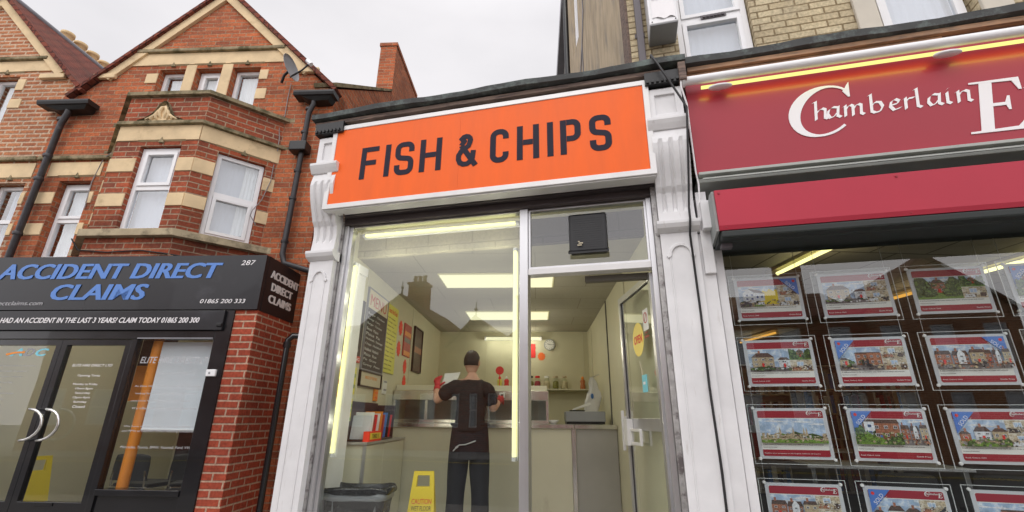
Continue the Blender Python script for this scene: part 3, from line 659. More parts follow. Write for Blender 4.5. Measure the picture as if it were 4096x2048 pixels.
on_wall('notice', 4.66, 5.30, 1.60, 1.74, 'paper_cream', 'low cream box sign below the chalk menu', 'notice', lambda th, a, b, c, d: (th.part('frame', MB().ring(a-.012, b+.012, c-.012, d+.006, .012, -.03, -.001), 'black_plastic'), th.part('lettering', text(MB(), 'SAUCE OF THE DAY', a+.15, b-.12, c+.07, c+.10, -.0165, .001), 'orange')))
def blocks(cs):
    def f(th, a, b, c, d):
        rr = random.Random(int(a*50))
        n = 5
        for k in range(n):
            z = c+(d-c)*(k+.12)/n; th.part('printed_panel', MB().box(a+.015, b-.015, -.0185, -.0165, z, z+(d-c)/n*.7), cs[k % len(cs)])
    return f
on_wall('poster', 4.10, 4.34, 1.46, 1.73, 'paper_yellow', 'yellow and orange food poster on the left wall, nearest the window', 'poster', blocks(['orange', 'paper_yellow', 'poster_red', 'yellow']), 'small food posters')
on_wall('poster', 4.38, 4.56, 1.50, 1.75, 'paper_yellow', 'pale yellow price poster under the large chalk blackboard', 'poster', blocks(['paper_yellow', 'old_leaf']), 'small food posters')
on_wall('poster', 4.36, 4.54, 1.26, 1.46, 'paper_yellow', 'green salad poster, lowest on the left wall', 'poster', blocks(['green', 'yellow', 'green']), 'small food posters')
on_wall('poster', 5.14, 5.26, 1.46, 1.585, 'orange', 'small orange card on the left wall above the leaflet rack', 'card', blocks(['orange', 'neon_orange']))
on_wall('poster', 6.10, 6.44, 2.07, 2.50, 'poster_red', 'red food poster beyond the yellow price list', 'poster', blocks(['orange', 'poster_red', 'poster_dark']))
on_wall('poster', 6.62, 7.08, 1.93, 2.54, 'poster_dark', 'dark framed drinks poster at the far end of the left wall', 'poster', lambda th, a, b, c, d: (th.part('frame', MB().ring(a-.015, b+.015, c-.015, d+.015, .018, -.03, -.001), 'black_plastic'), blocks(['poster_dark', 'poster_dark', 'photo_brickwork', 'poster_dark'])(th, a, b, c, d)))
for v, z, lb in ((5.95, 2.40, 'highest'), (5.93, 2.13, 'second highest'), (6.28, 1.94, 'third highest'), (6.30, 1.735, 'lowest')):
    m = MB(); starburst(m, v, z, .085, .10, -.002, 10); tag(m.build('price_star', 'neon_red', None, LWF, (v, -.002, z)), lb+' fluorescent red star price card on the left wall', 'sign', 'fluorescent star cards')
on_wall('card', 5.42, 5.55, 1.55, 1.70, 'paper', 'white certificate below the yellow price list', 'card', blocks(['paper', 'plastic_grey', 'paper']))
cb = Thing('cupboard', 'low narrow cream cupboard with two doors along the left wall', 'cupboard', (-1.66, 5.1, FL), FB)
cb.part('carcass', MB().box(-1.768, -1.57, 4.48, 5.75, FL, 1.055), 'cream_panel'); cb.part('top', MB().box(-1.768, -1.54, 4.455, 5.76, 1.057, 1.08), 'alu', bevel=.003)
for a, b in ((4.50, 5.0), (5.01, 5.74)): cb.part('door', MB().box(-1.569, -1.553, a, b, FL+.08, 1.05), 'cream_panel', bevel=.002)
cb.part('corner_trim', MB().box(-1.578, -1.55, 4.466, 4.479, FL, 1.055), 'alu')
rk = Thing('leaflet_rack', 'black leaflet rack full of colourful takeaway leaflets standing on the low cupboard', 'rack', (-1.66, 4.8, 1.081), FB)
m = MB(); m.box(-1.766, -1.755, 4.52, 5.3, 1.082, 1.44); m.box(-1.755, -1.56, 5.28, 5.3, 1.082, 1.42); m.box(-1.755, -1.56, 4.52, 5.28, 1.082, 1.10); rk.part('back', m, 'poster_dark')
for k, (v, c, h_) in enumerate(((4.56, 'sheet_grey', .21), (4.62, 'paper', .24), (4.66, 'poster_red', .20), (4.72, 'red', .22), (4.80, 'paper', .23), (4.88, 'orange', .25), (4.96, 'poster_red', .22), (5.04, 'blue', .24), (5.13, 'black_plastic', .25), (5.20, 'red', .22))):
    m = MB(); m.prism([(-1.75, v, 1.101), (-1.57, v, 1.101), (-1.565, v+.03, 1.101+h_), (-1.745, v+.03, 1.101+h_)], (0, .008, 0)); rk.part('leaflet', m, c)
bx = Thing('leaflet_box', 'red and yellow cardboard leaflet box at the front of the low cupboard', 'box', (-1.48, 4.6, 1.081), FB)
m = MB(); m.box(-1.60, -1.545, 4.50, 4.86, 1.0812, 1.17); bx.part('carton', m, 'neon_red')
m = MB(); m.box(-1.5445, -1.5425, 4.53, 4.84, 1.10, 1.155); bx.part('front_label', m, 'yellow')
m = MB(Matrix.Translation((-1.5425, 0, 0)) @ Matrix.Rotation(rad(90), 4, 'Z')); text(m, 'TAKE 1', 4.58, 4.76, 1.11, 1.145, -.001, .001); bx.part('lettering', m, 'black_plastic')
# carrier bags hanging on the right wall
bg_ = Thing('carrier_bags', 'bundle of white plastic carrier bags hanging at the right end of the counter', 'bag', (.8, 6.9, 1.4), FB)
m = MB(); V = []
for j in range(13):
    t = j/12; z = 1.86-.50*t; w_ = (.02, .042, .058, .06, .07, .085, .09, .098, .10, .102, .10, .095, .08)[j]; dpt = .012+.035*t
    for k in range(18):
        a = 6.28318*k/18; rp = 1+.22*math.sin(a*3+t*4)+.14*math.sin(a*5-t*7)+.08*math.sin(a*8+t*13); V.append((.79+w_*math.cos(a)*rp+.02*math.sin(t*5), 6.9+dpt*math.sin(a)*rp+.012*math.sin(a*6+t*9), z+.03*math.sin(a*3+1)*t))
m.add(V, [(j*18+k, j*18+(k+1) % 18, (j+1)*18+(k+1) % 18, (j+1)*18+k) for j in range(12) for k in range(18)], 0, True); m.add(V[-18:], [list(range(18))]); bg_.part('bag', m, 'white_upvc')
bg_.part('print', MB().lathe((.785, 6.853, 1.60), [(.026, 0), (.024, .012)], 12, axis='y', sx=.8, sy=1.4), 'blue'); bg_.part('hook', MB().tube([(.895, 6.9, 1.90), (.82, 6.9, 1.87), (.79, 6.9, 1.85)], .006), 'alu')
# ------------------------------------------------------------------ front of the shop: bin, wet floor sign
bn = Thing('litter_bin', 'grey plastic litter bin lined with a black bag behind the lower left of the window', 'bin', (-1.49, 4.2, FL), FB)
V = []; prof = [(.165, .0), (.19, .02), (.225, .50), (.245, .515), (.25, .56), (.24, .565)]
def bnring(mb, prof, n=36, z0=FL, sq=.62, wr=0, cx=-1.49, cy=4.24):
    V = []
    for j, (r, h_) in enumerate(prof):
        for k in range(n):
            a = 6.28318*k/n; c_, s_ = math.cos(a), math.sin(a); e = 2/5
            q = 1+wr*(math.sin(a*7+j)+.6*math.sin(a*13+j*2)); V.append((cx+r*1.12*abs(c_)**e*(1 if c_ > 0 else -1)*q, cy+r*sq*abs(s_)**e*(1 if s_ > 0 else -1)*q, z0+h_+wr*.35*math.sin(a*5+j)))
    mb.add(V, [(j*n+k, j*n+(k+1) % n, (j+1)*n+(k+1) % n, (j+1)*n+k) for j in range(len(prof)-1) for k in range(n)], 0, True); return V
m = MB(); V = bnring(m, prof); m.add(V[:36], [list(range(36))[::-1]]); bn.part('body', m, 'plastic_grey')
m = MB(); bnring(m, [(.256, .555), (.266, .57), (.264, .59), (.256, .605), (.246, .60), (.235, .55), (.22, .40), (.18, .2), (.1, .15)], wr=.018); bn.part('liner', m, 'bag_black', label='black plastic bin liner folded over the rim')
m = MB(); m.box(-1.50, -1.33, 4.035, 4.07, .50, .585); bn.part('handle', m, 'plastic_grey', bevel=.006)
def wetsign(u, v, rot, label, frame=FB, z=FL, s=1.0, words=True):
    T = Matrix.Translation((u, v, 0)) @ Matrix.Rotation(rad(rot), 4, 'Z') @ Matrix.Scale(s, 4)
    z = z/s; th = Thing('wet_floor_sign', label, 'sign', (u, v, z*s), frame, 'yellow wet floor signs')
    def P(x, h_, y=0): return (x, y-.13+.13*h_/.66*1.0, z+h_)
    for sgn, nm in ((1, 'front_leaf'), (-1, 'rear_leaf')):
        m = MB(T)
        def Q(x, h_, o=0): p = P(x, h_); return (p[0], (p[1]-o)*sgn, p[2])
        O = [Q(-.145, 0), Q(.145, 0), Q(.088, .70), Q(-.088, .70)]; I = [Q(-.058, .575), Q(.058, .575), Q(.052, .665), Q(-.052, .665)]
        o2 = [(p[0], p[1]-.014*sgn, p[2]) for p in O]; i2 = [(p[0], p[1]-.014*sgn, p[2]) for p in I]
        m.add(O+I+o2+i2, [(0, 1, 5, 4), (1, 2, 6, 5), (2, 3, 7, 6), (3, 0, 4, 7), (9, 8, 12, 13), (10, 9, 13, 14), (11, 10, 14, 15), (8, 11, 15, 12), (0, 8, 9, 1), (1, 9, 10, 2), (2, 10, 11, 3), (3, 11, 8, 0), (5, 13, 12, 4), (6, 14, 13, 5), (7, 15, 14, 6), (4, 12, 15, 7)])
        th.part(nm, m, 'yellow', bevel=.002)
    if words:
        tilt = math.atan2(.13, .66)
        T2 = T @ Matrix.Translation((0, -.13-.0145, z)) @ Matrix.Rotation(-tilt, 4, 'X')
        m = MB(T2); text(m, 'CAUTION', -.085, .085, .455, .495, 0, .001); th.part('lettering', m, 'red')
        m = MB(T2); text(m, 'WET FLOOR', -.085, .085, .405, .44, 0, .001); ribbon(m, [(-.085, .20), (.085, .20), (0, .37)], .012, 0, .001, closed=True)
        ribbon(m, [(-.03, .23), (.0, .25), (.03, .24)], .010, 0, .001); ribbon(m, [(-.02, .29), (.005, .27), (-.005, .25), (.025, .22)], .012, -.0003, .001); m.lathe((-.022, -.001, .305), [(.011, 0), (.011, .001)], 10, axis='y'); th.part('warning_symbol', m, 'black_plastic')
    return th
wetsign(-1.00, 4.46, 4, 'yellow CAUTION wet floor sign standing behind the takeaway window beside the bin')
# extractor fan in the fanlight
ef = Thing('extractor_fan', 'square black extractor fan set in the glass above the shop door', 'fan', (-.25, 3.55, 2.56), FA)
m = MB(); m.box(-.405, -.095, 3.52, 3.60, 2.555, 2.90); ef.part('housing', m, 'black_plastic', bevel=.02)
m = MB()
for k in range(14): m.box(-.37, -.13, 3.5185, 3.5195, 2.60+k*.019, 2.607+k*.019)
ef.part('grille', m, 'black_plastic')
m = MB(); m.prism([(-.41, 3.525, 2.553), (-.41, 3.50, 2.545), (-.41, 3.50, 2.56), (-.41, 3.52, 2.58)], (.32, 0, 0)); ef.part('lip', m, 'black_plastic')
ef.part('scrap', MB().box(-.335, -.30, 3.503, 3.507, 2.612, 2.62).box(-.325, -.29, 3.503, 3.507, 2.628, 2.637).box(-.33, -.315, 3.503, 3.507, 2.644, 2.65), 'paper_cream')
# stickers on the open door
def disc(mb, cx, cz, r, y, n=28, dep=.001, rz=None): mb.flat([(cx+r*math.cos(6.28318*k/n), cz+(rz or r)*math.sin(6.28318*k/n)) for k in range(n)], y, y-dep); return mb
os_ = Thing('open_sticker', 'round yellow sticker reading OPEN on the glass of the open door', 'sticker', (.44, 0, 1.93), DT)
os_.part('disc', disc(MB(), .46, 1.93, .14, -.0035), 'yellow'); os_.part('lettering', text(MB(), 'OPEN', .355, .565, 1.895, 1.965, -.0047, .001, offset=.02), 'red')
os_ = Thing('notice', 'small white no smoking notice on the open door above the OPEN sticker', 'sticker', (.68, 0, 2.05), DT)
os_.part('card', MB().box(.62, .74, -.0045, -.0035, 1.97, 2.14), 'paper'); m = MB(); ribbon(m, rbox(.68, 2.07, .04, .04, .0399, 0, 4), .009, -.0046, .001, closed=True); ribbon(m, [(.655, 2.045), (.705, 2.095)], .008, -.006, .001); os_.part('symbol', m, 'poster_red')
m = MB(); text(m, 'NO', .65, .71, 1.945, 1.96, -.0037, .001); text(m, 'SMOKING', .63, .73, 1.91, 1.93, -.0037, .001); os_.part('lettering', m, 'poster_red')
sk = Thing('door_tag', 'small pale blue tag hanging on the glass of the open door', 'tag', (.56, 0, 1.57), DT)
sk.part('card', MB().box(.50, .61, -.012, -.006, 1.50, 1.635), 'cyan', bevel=.004); sk.part('cord', MB().tube([(.52, -.01, 1.635), (.47, -.008, 1.75)], .003), 'paper_cream'); sk.part('print', MB().box(.53, .58, -.0145, -.0125, 1.56, 1.58), 'letter_white')
# ================================================================== ESTATE AGENT'S SHOP (right)
ea = Thing('estate_agency', 'estate agent shop with a maroon fascia, grey ledge and white framed display window', 'shop', (2.6, 3.6, 0))
XR = 5.2
roofedge(.625, XR, 3.36, 4.075, 4.165, 'roof_felt', ea, 'roof_felt', 'eaves_board', ((3.38, 3.6, 4.03, 4.073, XR),))
ea.part('eaves_board', MB().box(.63, 2.45, 3.41, 3.5, 3.975, 4.028), 'old_timber', bevel=.004)
ea.part('eaves_board', MB().box(2.452, XR, 3.43, 3.5, 3.97, 4.028), 'old_wood', bevel=.004)
ea.part('backing_board', MB().box(.63, XR, 3.46, 3.9, 3.80, 3.97), 'black_paint')
m = MB(); m.prism([(.62, 3.9, 2.84), (.62, 3.40, 3.005), (.62, 3.39, 3.03), (.62, 3.41, 3.045), (.62, 3.36, 3.055), (.62, 3.36, 3.078), (.62, 3.9, 3.078)], (XR-.62, 0, 0)); ea.part('ledge', m, 'grey_trim', bevel=.003)
ea.parts('ledge_moulding', ((.64, XR, 3.352, 3.362, 3.01, 3.022),), 'grey_trim')
ea.part('window_head', MB().box(.66, XR, 3.46, 3.7, 2.50, 2.85), 'box_under')
ea.part('side_panel', MB().box(.598, .667, 3.52, 3.9, 0, 2.95), 'white_paint')
ea.part('jamb', MB().box(.668, .727, 3.50, 3.64, 0, 2.499), 'white_paint', bevel=.004)
ea.part('window_pane', MB().box(.728, XR, 3.597, 3.603, .35, 2.499), 'claims_glass' if False else 'shop_glass')
ea.part('window_sill', MB().box(.728, XR, 3.48, 3.66, .28, .349), 'white_paint', bevel=.004); ea.part('stallriser', MB().box(.728, XR, 3.52, 3.7, 0, .279), 'maroon_box')
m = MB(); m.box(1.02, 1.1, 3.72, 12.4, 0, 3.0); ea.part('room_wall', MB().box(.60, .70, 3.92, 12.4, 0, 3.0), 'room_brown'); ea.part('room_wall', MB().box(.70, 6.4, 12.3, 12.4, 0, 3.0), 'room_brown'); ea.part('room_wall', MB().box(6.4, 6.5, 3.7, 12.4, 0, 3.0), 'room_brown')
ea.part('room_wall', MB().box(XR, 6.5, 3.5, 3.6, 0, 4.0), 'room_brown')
m = MB(Matrix.Rotation(rad(17.5), 4, 'Z')); Tz = Matrix.Rotation(rad(-17.5), 4, 'Z')
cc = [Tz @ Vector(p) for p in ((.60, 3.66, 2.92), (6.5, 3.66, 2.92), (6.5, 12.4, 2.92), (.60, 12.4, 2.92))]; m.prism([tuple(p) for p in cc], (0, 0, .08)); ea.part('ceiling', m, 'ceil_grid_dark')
ea.part('floor', MB().box(.60, 6.5, 3.64, 12.4, .05, .15), 'carpet'); ea.part('roof', MB().box(.60, 6.5, 3.95, 12.4, 3.9, 4.05), 'roof_felt')
# fascia
fs = Thing('shop_sign', 'long maroon fascia board lettered Chamberlain E in white over the estate agent window', 'sign', (2.6, 3.4, 3.08))
fs.part('board', MB().box(.615, XR, 3.40, 3.45, 3.083, 3.97), 'maroon_sign')
def vrib(mb, pts, ws, y, dep=.004):
    P = [Vector(p) for p in pts]; n = len(P); L, R_ = [], []
    for i, p in enumerate(P):
        t = (P[min(n-1, i+1)]-P[max(0, i-1)]).normalized(); q = Vector((-t.y, t.x)); L.append(p+q*ws[i]/2); R_.append(p-q*ws[i]/2)
    V = [(p.x, y-dep, p.y) for p in L+R_]+[(p.x, y, p.y) for p in L+R_]
    F = [(n+i, n+i+1, i+1, i) for i in range(n-1)] + [(i, i+1, 2*n+i+1, 2*n+i) for i in range(n-1)] + [(n+i+1, n+i, 3*n+i, 3*n+i+1) for i in range(n-1)]
    mb.add(V, F)
def bigC(mb, cx, cz, s, y):
    P, W_ = [], []
    for k in range(33):
        a = 42+(318-42)*k/32; P.append((cx+s*(.20*math.cos(rad(a))+.055*math.sin(rad(a))), cz+s*.208*math.sin(rad(a)))); W_.append(s*(.018+.062*max(0, math.cos(rad(a-178)))**1.3))
    vrib(mb, P, W_, y)
    mb.flat([(cx+s*x, cz+s*z) for x, z in ((.205, .225), (.19, .095), (.178, .095), (.15, .15), (.165, .165), (.185, .2))], y-.0003, y-.0045)
def bigE(mb, x, z, s, y):
    def Q(l): return [(x+s*(a+.22*b), z+s*b) for a, b in l]
    mb.flat(Q([(.06, .012), (.135, .012), (.135, .398), (.06, .398)]), y, y-.004)
    mb.flat(Q([(0, 0), (.30, 0), (.355, .11), (.335, .11), (.27, .026), (.0, .014)]), y-.0005, y-.0045)
    mb.flat(Q([(0, .41), (.29, .41), (.305, .31), (.288, .31), (.25, .386), (0, .396)]), y-.0005, y-.0045)
    mb.flat(Q([(.13, .198), (.21, .198), (.225, .16), (.238, .16), (.232, .27), (.218, .27), (.206, .222), (.13, .222)]), y-.0005, y-.0045)
GL = {'h': (.62, [[(-.08, 1.9), (.04, 2), (0, 0)], [(.0, .5), (.15, .85), (.33, 1), (.47, .88), (.44, .12), (.56, 0)]]),
 'a': (.66, [[(.52, .92), (.3, 1), (.09, .75), (.03, .35), (.14, .02), (.33, .12), (.5, .5)], [(.56, 1), (.5, .15), (.64, 0)]]),
 'm': (.95, [[(-.08, .9), (.02, 1), (0, 0)], [(0, .5), (.14, .88), (.28, 1), (.38, .88), (.36, 0)], [(.37, .5), (.5, .88), (.66, 1), (.77, .88), (.74, .12), (.86, 0)]]),
 'b': (.62, [[(-.08, 1.9), (.03, 2), (0, .12)], [(0, .6), (.2, .97), (.42, .92), (.52, .5), (.38, .08), (.14, 0), (.0, .14)]]),
 'e': (.54, [[(.05, .48), (.36, .58), (.45, .82), (.3, 1), (.1, .82), (.02, .4), (.18, .02), (.48, .18)]]),
 'r': (.44, [[(-.08, .9), (.02, 1), (0, 0)], [(0, .55), (.16, .92), (.4, .94)]]),
 'l': (.26, [[(-.08, 1.9), (.03, 2), (.0, .14), (.14, 0)]]), 'i': (.27, [[(-.07, .9), (.02, 1), (0, .14), (.13, 0)], [(.04, 1.4), (.07, 1.46)]]),
 'n': (.62, [[(-.08, .9), (.02, 1), (0, 0)], [(0, .5), (.15, .88), (.33, 1), (.47, .88), (.44, .12), (.56, 0)]]),
 'v': (.5, [[(-.05, .95), (.06, 1), (.2, .02), (.46, .7), (.42, 1)]])}
def nibtext(mb, items, z, s, y, nib=.28, ang=35, sl=.12, wx=1.5):
    nv = Vector((math.cos(rad(ang)), math.sin(rad(ang))))*nib*s/2; k = 0
    for ch, x in items:
        for strk in GL[ch][1]:
            P = [Vector((x+s*(wx*a+sl*min(b, 1.6)), z+s*(b if b < 1 else 1+(b-1)*.72))) for a, b in strk]
            for i in range(len(P)-1):
                k += 1; yy = y-.0025-.00012*(k % 9); a, b = P[i], P[i+1]; e_ = (b-a).normalized()*.02*s; a, b = a-e_, b+e_
                q = [a+nv, b+nv, b-nv, a-nv]; ar = (q[1]-q[0]).cross(q[2]-q[0]) if hasattr((q[1]-q[0]), 'cross') else 0
                mb.prism([(p.x, yy, p.y) for p in q], (0, .0022, 0))
def chamb(mb, x0, z0, s, y, full=True):
    """the agency's lettering at scale s; x0, z0 is the big C's lower left"""
    bigC(mb, x0+s*.195, z0+s*.22, s, y)
    X = (.13, .205, .325, .495, .61, .71, .785, .845, .965, 1.03); X = [x0+s*(a) for a in X]
    nibtext(mb, list(zip('hamberlain', X)), z0+s*.150, s*.092, y)
    bigE(mb, x0+s*1.03, z0-s*.115, s, y)
m = MB(); chamb(m, 1.365, 3.28, 1.0, 3.3985); nibtext(m, [('v', 2.785)], 3.40, .092, 3.3985); fs.part('lettering', m, 'letter_white')
# tube light on the fascia
ft = Thing('fascia_light', 'long white strip light with a yellow tube running under the eaves above the maroon sign', 'light', (2.6, 3.33, 3.8))
m = MB(); m.tube([(.60, 3.30, 3.875), (XR, 3.30, 3.875)], .036, 14); ft.part('housing', m, 'white_upvc'); m = MB(); m.tube([(.575, 3.30, 3.875), (.60, 3.30, 3.875)], .046, 14); ft.part('end_cap', m, 'white_upvc')
m = MB(); m.tube([(.72, 3.325, 3.812), (XR, 3.325, 3.812)], .014, 10); ft.part('tube', m, 'tube_fascia')
for x in (.86, 2.38):
    m = MB(); m.lathe((x, 3.325, 3.795), [(.02, -.008), (.085, -.006), (.09, .002), (.085, .01), (.02, .012)], 20, sy=.42); ft.part('clip', m, 'white_upvc')
for a, b in ((.72, .80), (.92, 2.31), (2.46, XR)):
    ld = bpy.data.lights.new('fascia_glow', 'AREA'); ld.shape = 'RECTANGLE'; ld.size = b-a; ld.size_y = .018; ld.energy = .26*(b-a); ld.color = (.9, .95, .10); ld.spread = rad(150)
    lo = bpy.data.objects.new('fascia_glow', ld); col.objects.link(lo); lo.location = ((a+b)/2, 3.345, 3.79); lo.rotation_euler = (rad(62), 0, 0)
# awning box
ab = Thing('awning_box', 'maroon boxed awning housing with a black underside projecting over the estate agent window', 'awning', (2.6, 3.3, 2.5))
m = MB(); m.prism([(.672, 3.2, 2.53), (.672, 3.19, 2.56), (.672, 3.2, 2.835), (.672, 3.215, 2.835), (.672, 3.215, 2.53)], (XR-.67, 0, 0)); ab.part('front_panel', m, 'maroon_box')
ab.part('end_plate', MB().prism([(.655, 3.215, 2.53), (.655, 3.215, 2.835), (.655, 3.30, 2.85), (.655, 3.45, 2.80), (.655, 3.45, 2.50)], (.016, 0, 0)), 'box_side')
ab.part('casing', MB().prism([(.672, 3.2155, 2.54), (.672, 3.2155, 2.83), (.672, 3.45, 2.82), (.672, 3.45, 2.47), (.672, 3.30, 2.47)], (XR-.67, 0, 0)), 'box_under')
ab.part('front_bar', MB().box(.68, XR, 3.20, 3.29, 2.475, 2.528), 'box_under', bevel=.012); ab.part('bracket', MB().box(.69, .76, 3.30, 3.36, 2.44, 2.469), 'grey_pipe')
for x, z in ((.70, 2.81), (.715, 2.55), (1.78, 2.81), (1.80, 2.55), (2.9, 2.81)): ab.part('screw', MB().lathe((x, 3.193, z), [(.007, 0), (.009, .004)], 8, axis='y'), 'maroon_sign')
# rooms' lights
def roomlight(label, p0, p1, em, w_, hw=.09):
    th = Thing('ceiling_light', label, 'light', tuple((Vector(p0)+Vector(p1))/2), FA, 'ceiling lights in the estate agency')
    P0, P1 = Vector(p0), Vector(p1); d = (P1-P0).normalized(); n = d.cross(Vector((0, 0, 1)))
    m = MB(); m.tube([P0+d*.04, P1-d*.04], .02, 8); th.part('tube', m, em)
    m = MB(); z = Vector((0, 0, .045)); a = P0-n*hw*1.6+z; b = P0+n*hw*.3+z; m.prism([tuple(a-d*.12), tuple(b-d*.12), tuple(b+(P1-P0)+d*.12), tuple(a+(P1-P0)+d*.12)], (0, 0, .03)); th.part('reflector', m, 'fit_cream')
    lamp('room_glow', tuple((P0+P1)/2-Vector((0, 0, .25))), w_, (1, .8, .45)); return th
roomlight('bright yellow ceiling tube just inside the estate agent window, top left', (1.66, 5.52, 2.84), (2.12, 4.12, 2.84), 'tube', 5)
roomlight('amber ceiling tube seen left of the first property card', (1.34, 6.75, 2.84), (1.02, 7.9, 2.84), 'tube_amber', 2)
roomlight('amber ceiling tube seen between the second and third property cards', (3.45, 7.05, 2.84), (3.75, 6.2, 2.84), 'tube_amber', 3)
roomlight('far ceiling light seen above the second row of property cards', (2.3, 10.7, 2.84), (2.7, 9.5, 2.84), 'tube_amber', 2, .2)
roomlight('pale ceiling light at the right edge above the property cards', (3.75, 6.05, 2.84), (4.5, 4.0, 2.84), 'tube', 3)
# desks inside
def desk(x, y, label):
    th = Thing('desk', label, 'desk', (x, y, .15), FA, 'desks in the estate agency')
    th.part('top', MB().box(x-.7, x+.7, y, y+.75, .86, .885), 'photo_white'); th.parts('leg', ((x-.66, x-.62, y+.04, y+.7, .15, .858), (x+.62, x+.66, y+.04, y+.7, .15, .858)), 'plastic_grey')
    mt = Thing('monitor', 'black computer monitor '+('on the nearer desk' if y < 7 else 'on the farther desk')+' of the estate agency', 'monitor', (x+.1, y+.3, .886), FA, 'monitors on the desks')
    mt.part('screen', MB().box(x-.15, x+.35, y+.3, y+.33, .98, 1.3), 'black_plastic', bevel=.005); mt.part('stand', MB().box(x+.06, x+.14, y+.28, y+.35, .887, .979), 'black_plastic')
desk(2.35, 5.6, 'white desk just behind the property cards'); desk(3.3, 8.2, 'white desk deeper in the estate agency')
def officechair(x, y, rot, label, frame=FA, seatm='poster_dark'):
    T = Matrix.Translation((x, y, 0)) @ Matrix.Rotation(rad(rot), 4, 'Z')
    th = Thing('chair', label, 'chair', (x, y, .1), frame, 'black chairs with chrome legs')
    m = MB(T); V = []
    for j in range(6):
        for i in range(7): a = (i-3)/3; V.append((a*.23*(1-.08*(j/5)**3), .22+.035*(1-a*a), .62+.055*j-.02*abs(a)**3*(1 if j == 5 else 0)))
    n_ = len(V); V += [(p[0], p[1]+.02, p[2]) for p in V]
    F = [(j*7+i, j*7+i+1, (j+1)*7+i+1, (j+1)*7+i) for j in range(5) for i in range(6)]; F += [tuple(n_+q for q in f[::-1]) for f in F]
    B_ = [j*7 for j in range(6)]; B2 = [j*7+6 for j in range(6)]
    for L_ in (B_, B2, list(range(7)), list(range(35, 42))): F += [(L_[i], L_[i+1], n_+L_[i+1], n_+L_[i]) for i in range(len(L_)-1)]
    m.add(V, F); th.part('backrest', m, 'blackboard', sub=1)
    m = MB(T); m.box(-.23, .23, -.22, .2, .545, .585); th.part('seat', m, 'blackboard', bevel=.015)
    for sx in (-1, 1):
        m = MB(T); m.tube([(sx*.25, -.22, .10), (sx*.20, -.12, .54), (sx*.20, .15, .54)], .011); th.part('front_leg', m, 'steel')
        m = MB(T); m.tube([(sx*.26, .24, .10), (sx*.21, .13, .54)], .011); th.part('rear_leg', m, 'steel')
        m = MB(T); m.tube([(sx*.20, .10, .54), (sx*.21, .235, .56), (sx*.20, .25, .72)], .010); th.part('back_support', m, 'steel')
    m = MB(T); m.tube([(-.2, .15, .538), (.2, .15, .538)], .010); th.part('crossbar', m, 'steel')
officechair(2.2, 5.2, 180, 'black office chair behind the lower property cards, left of the others'); officechair(3.0, 5.3, 170, 'black office chair behind the lower right property cards')

def shelfunit(x, y, w_, label, n=4):
    th = Thing('bookcase', label, 'bookcase', (x+w_/2, y, .15), FA, 'bookcases in the estate agency'); rr = random.Random(int(x*10))
    th.part('back', MB().box(x, x+w_, y+.30, y+.32, .15, 2.25), 'paper_cream')
    for a in (x, x+w_-.02): th.part('side_board', MB().box(a, a+.02, y, y+.299, .15, 2.25), 'paper_cream')
    for k in range(n+1):
        z = .2+k*(2.0/n); th.part('shelf_board', MB().box(x+.021, x+w_-.021, y, y+.299, z, z+.02), 'paper_cream')
        if k == n: break
        m = MB(); xx = x+.04
        while xx < x+w_-.1:
            t = rr.uniform(.03, .08); h_ = rr.uniform(.25, .4); m.box(xx, xx+t-.004, y+.03, y+.27, z+.021, z+.021+h_, rr.randrange(6)); xx += t+(rr.random() < .15)*.12
        th.part('files', m, ['paper', 'header_maroon', 'blue', 'poster_dark', 'photo_stone', 'plastic_grey'])
shelfunit(1.1, 9.0, 1.5, 'cream bookcase of files deep in the estate agency, left of the other'); shelfunit(2.9, 9.4, 1.7, 'wide cream bookcase of files at the back of the estate agency', 5)
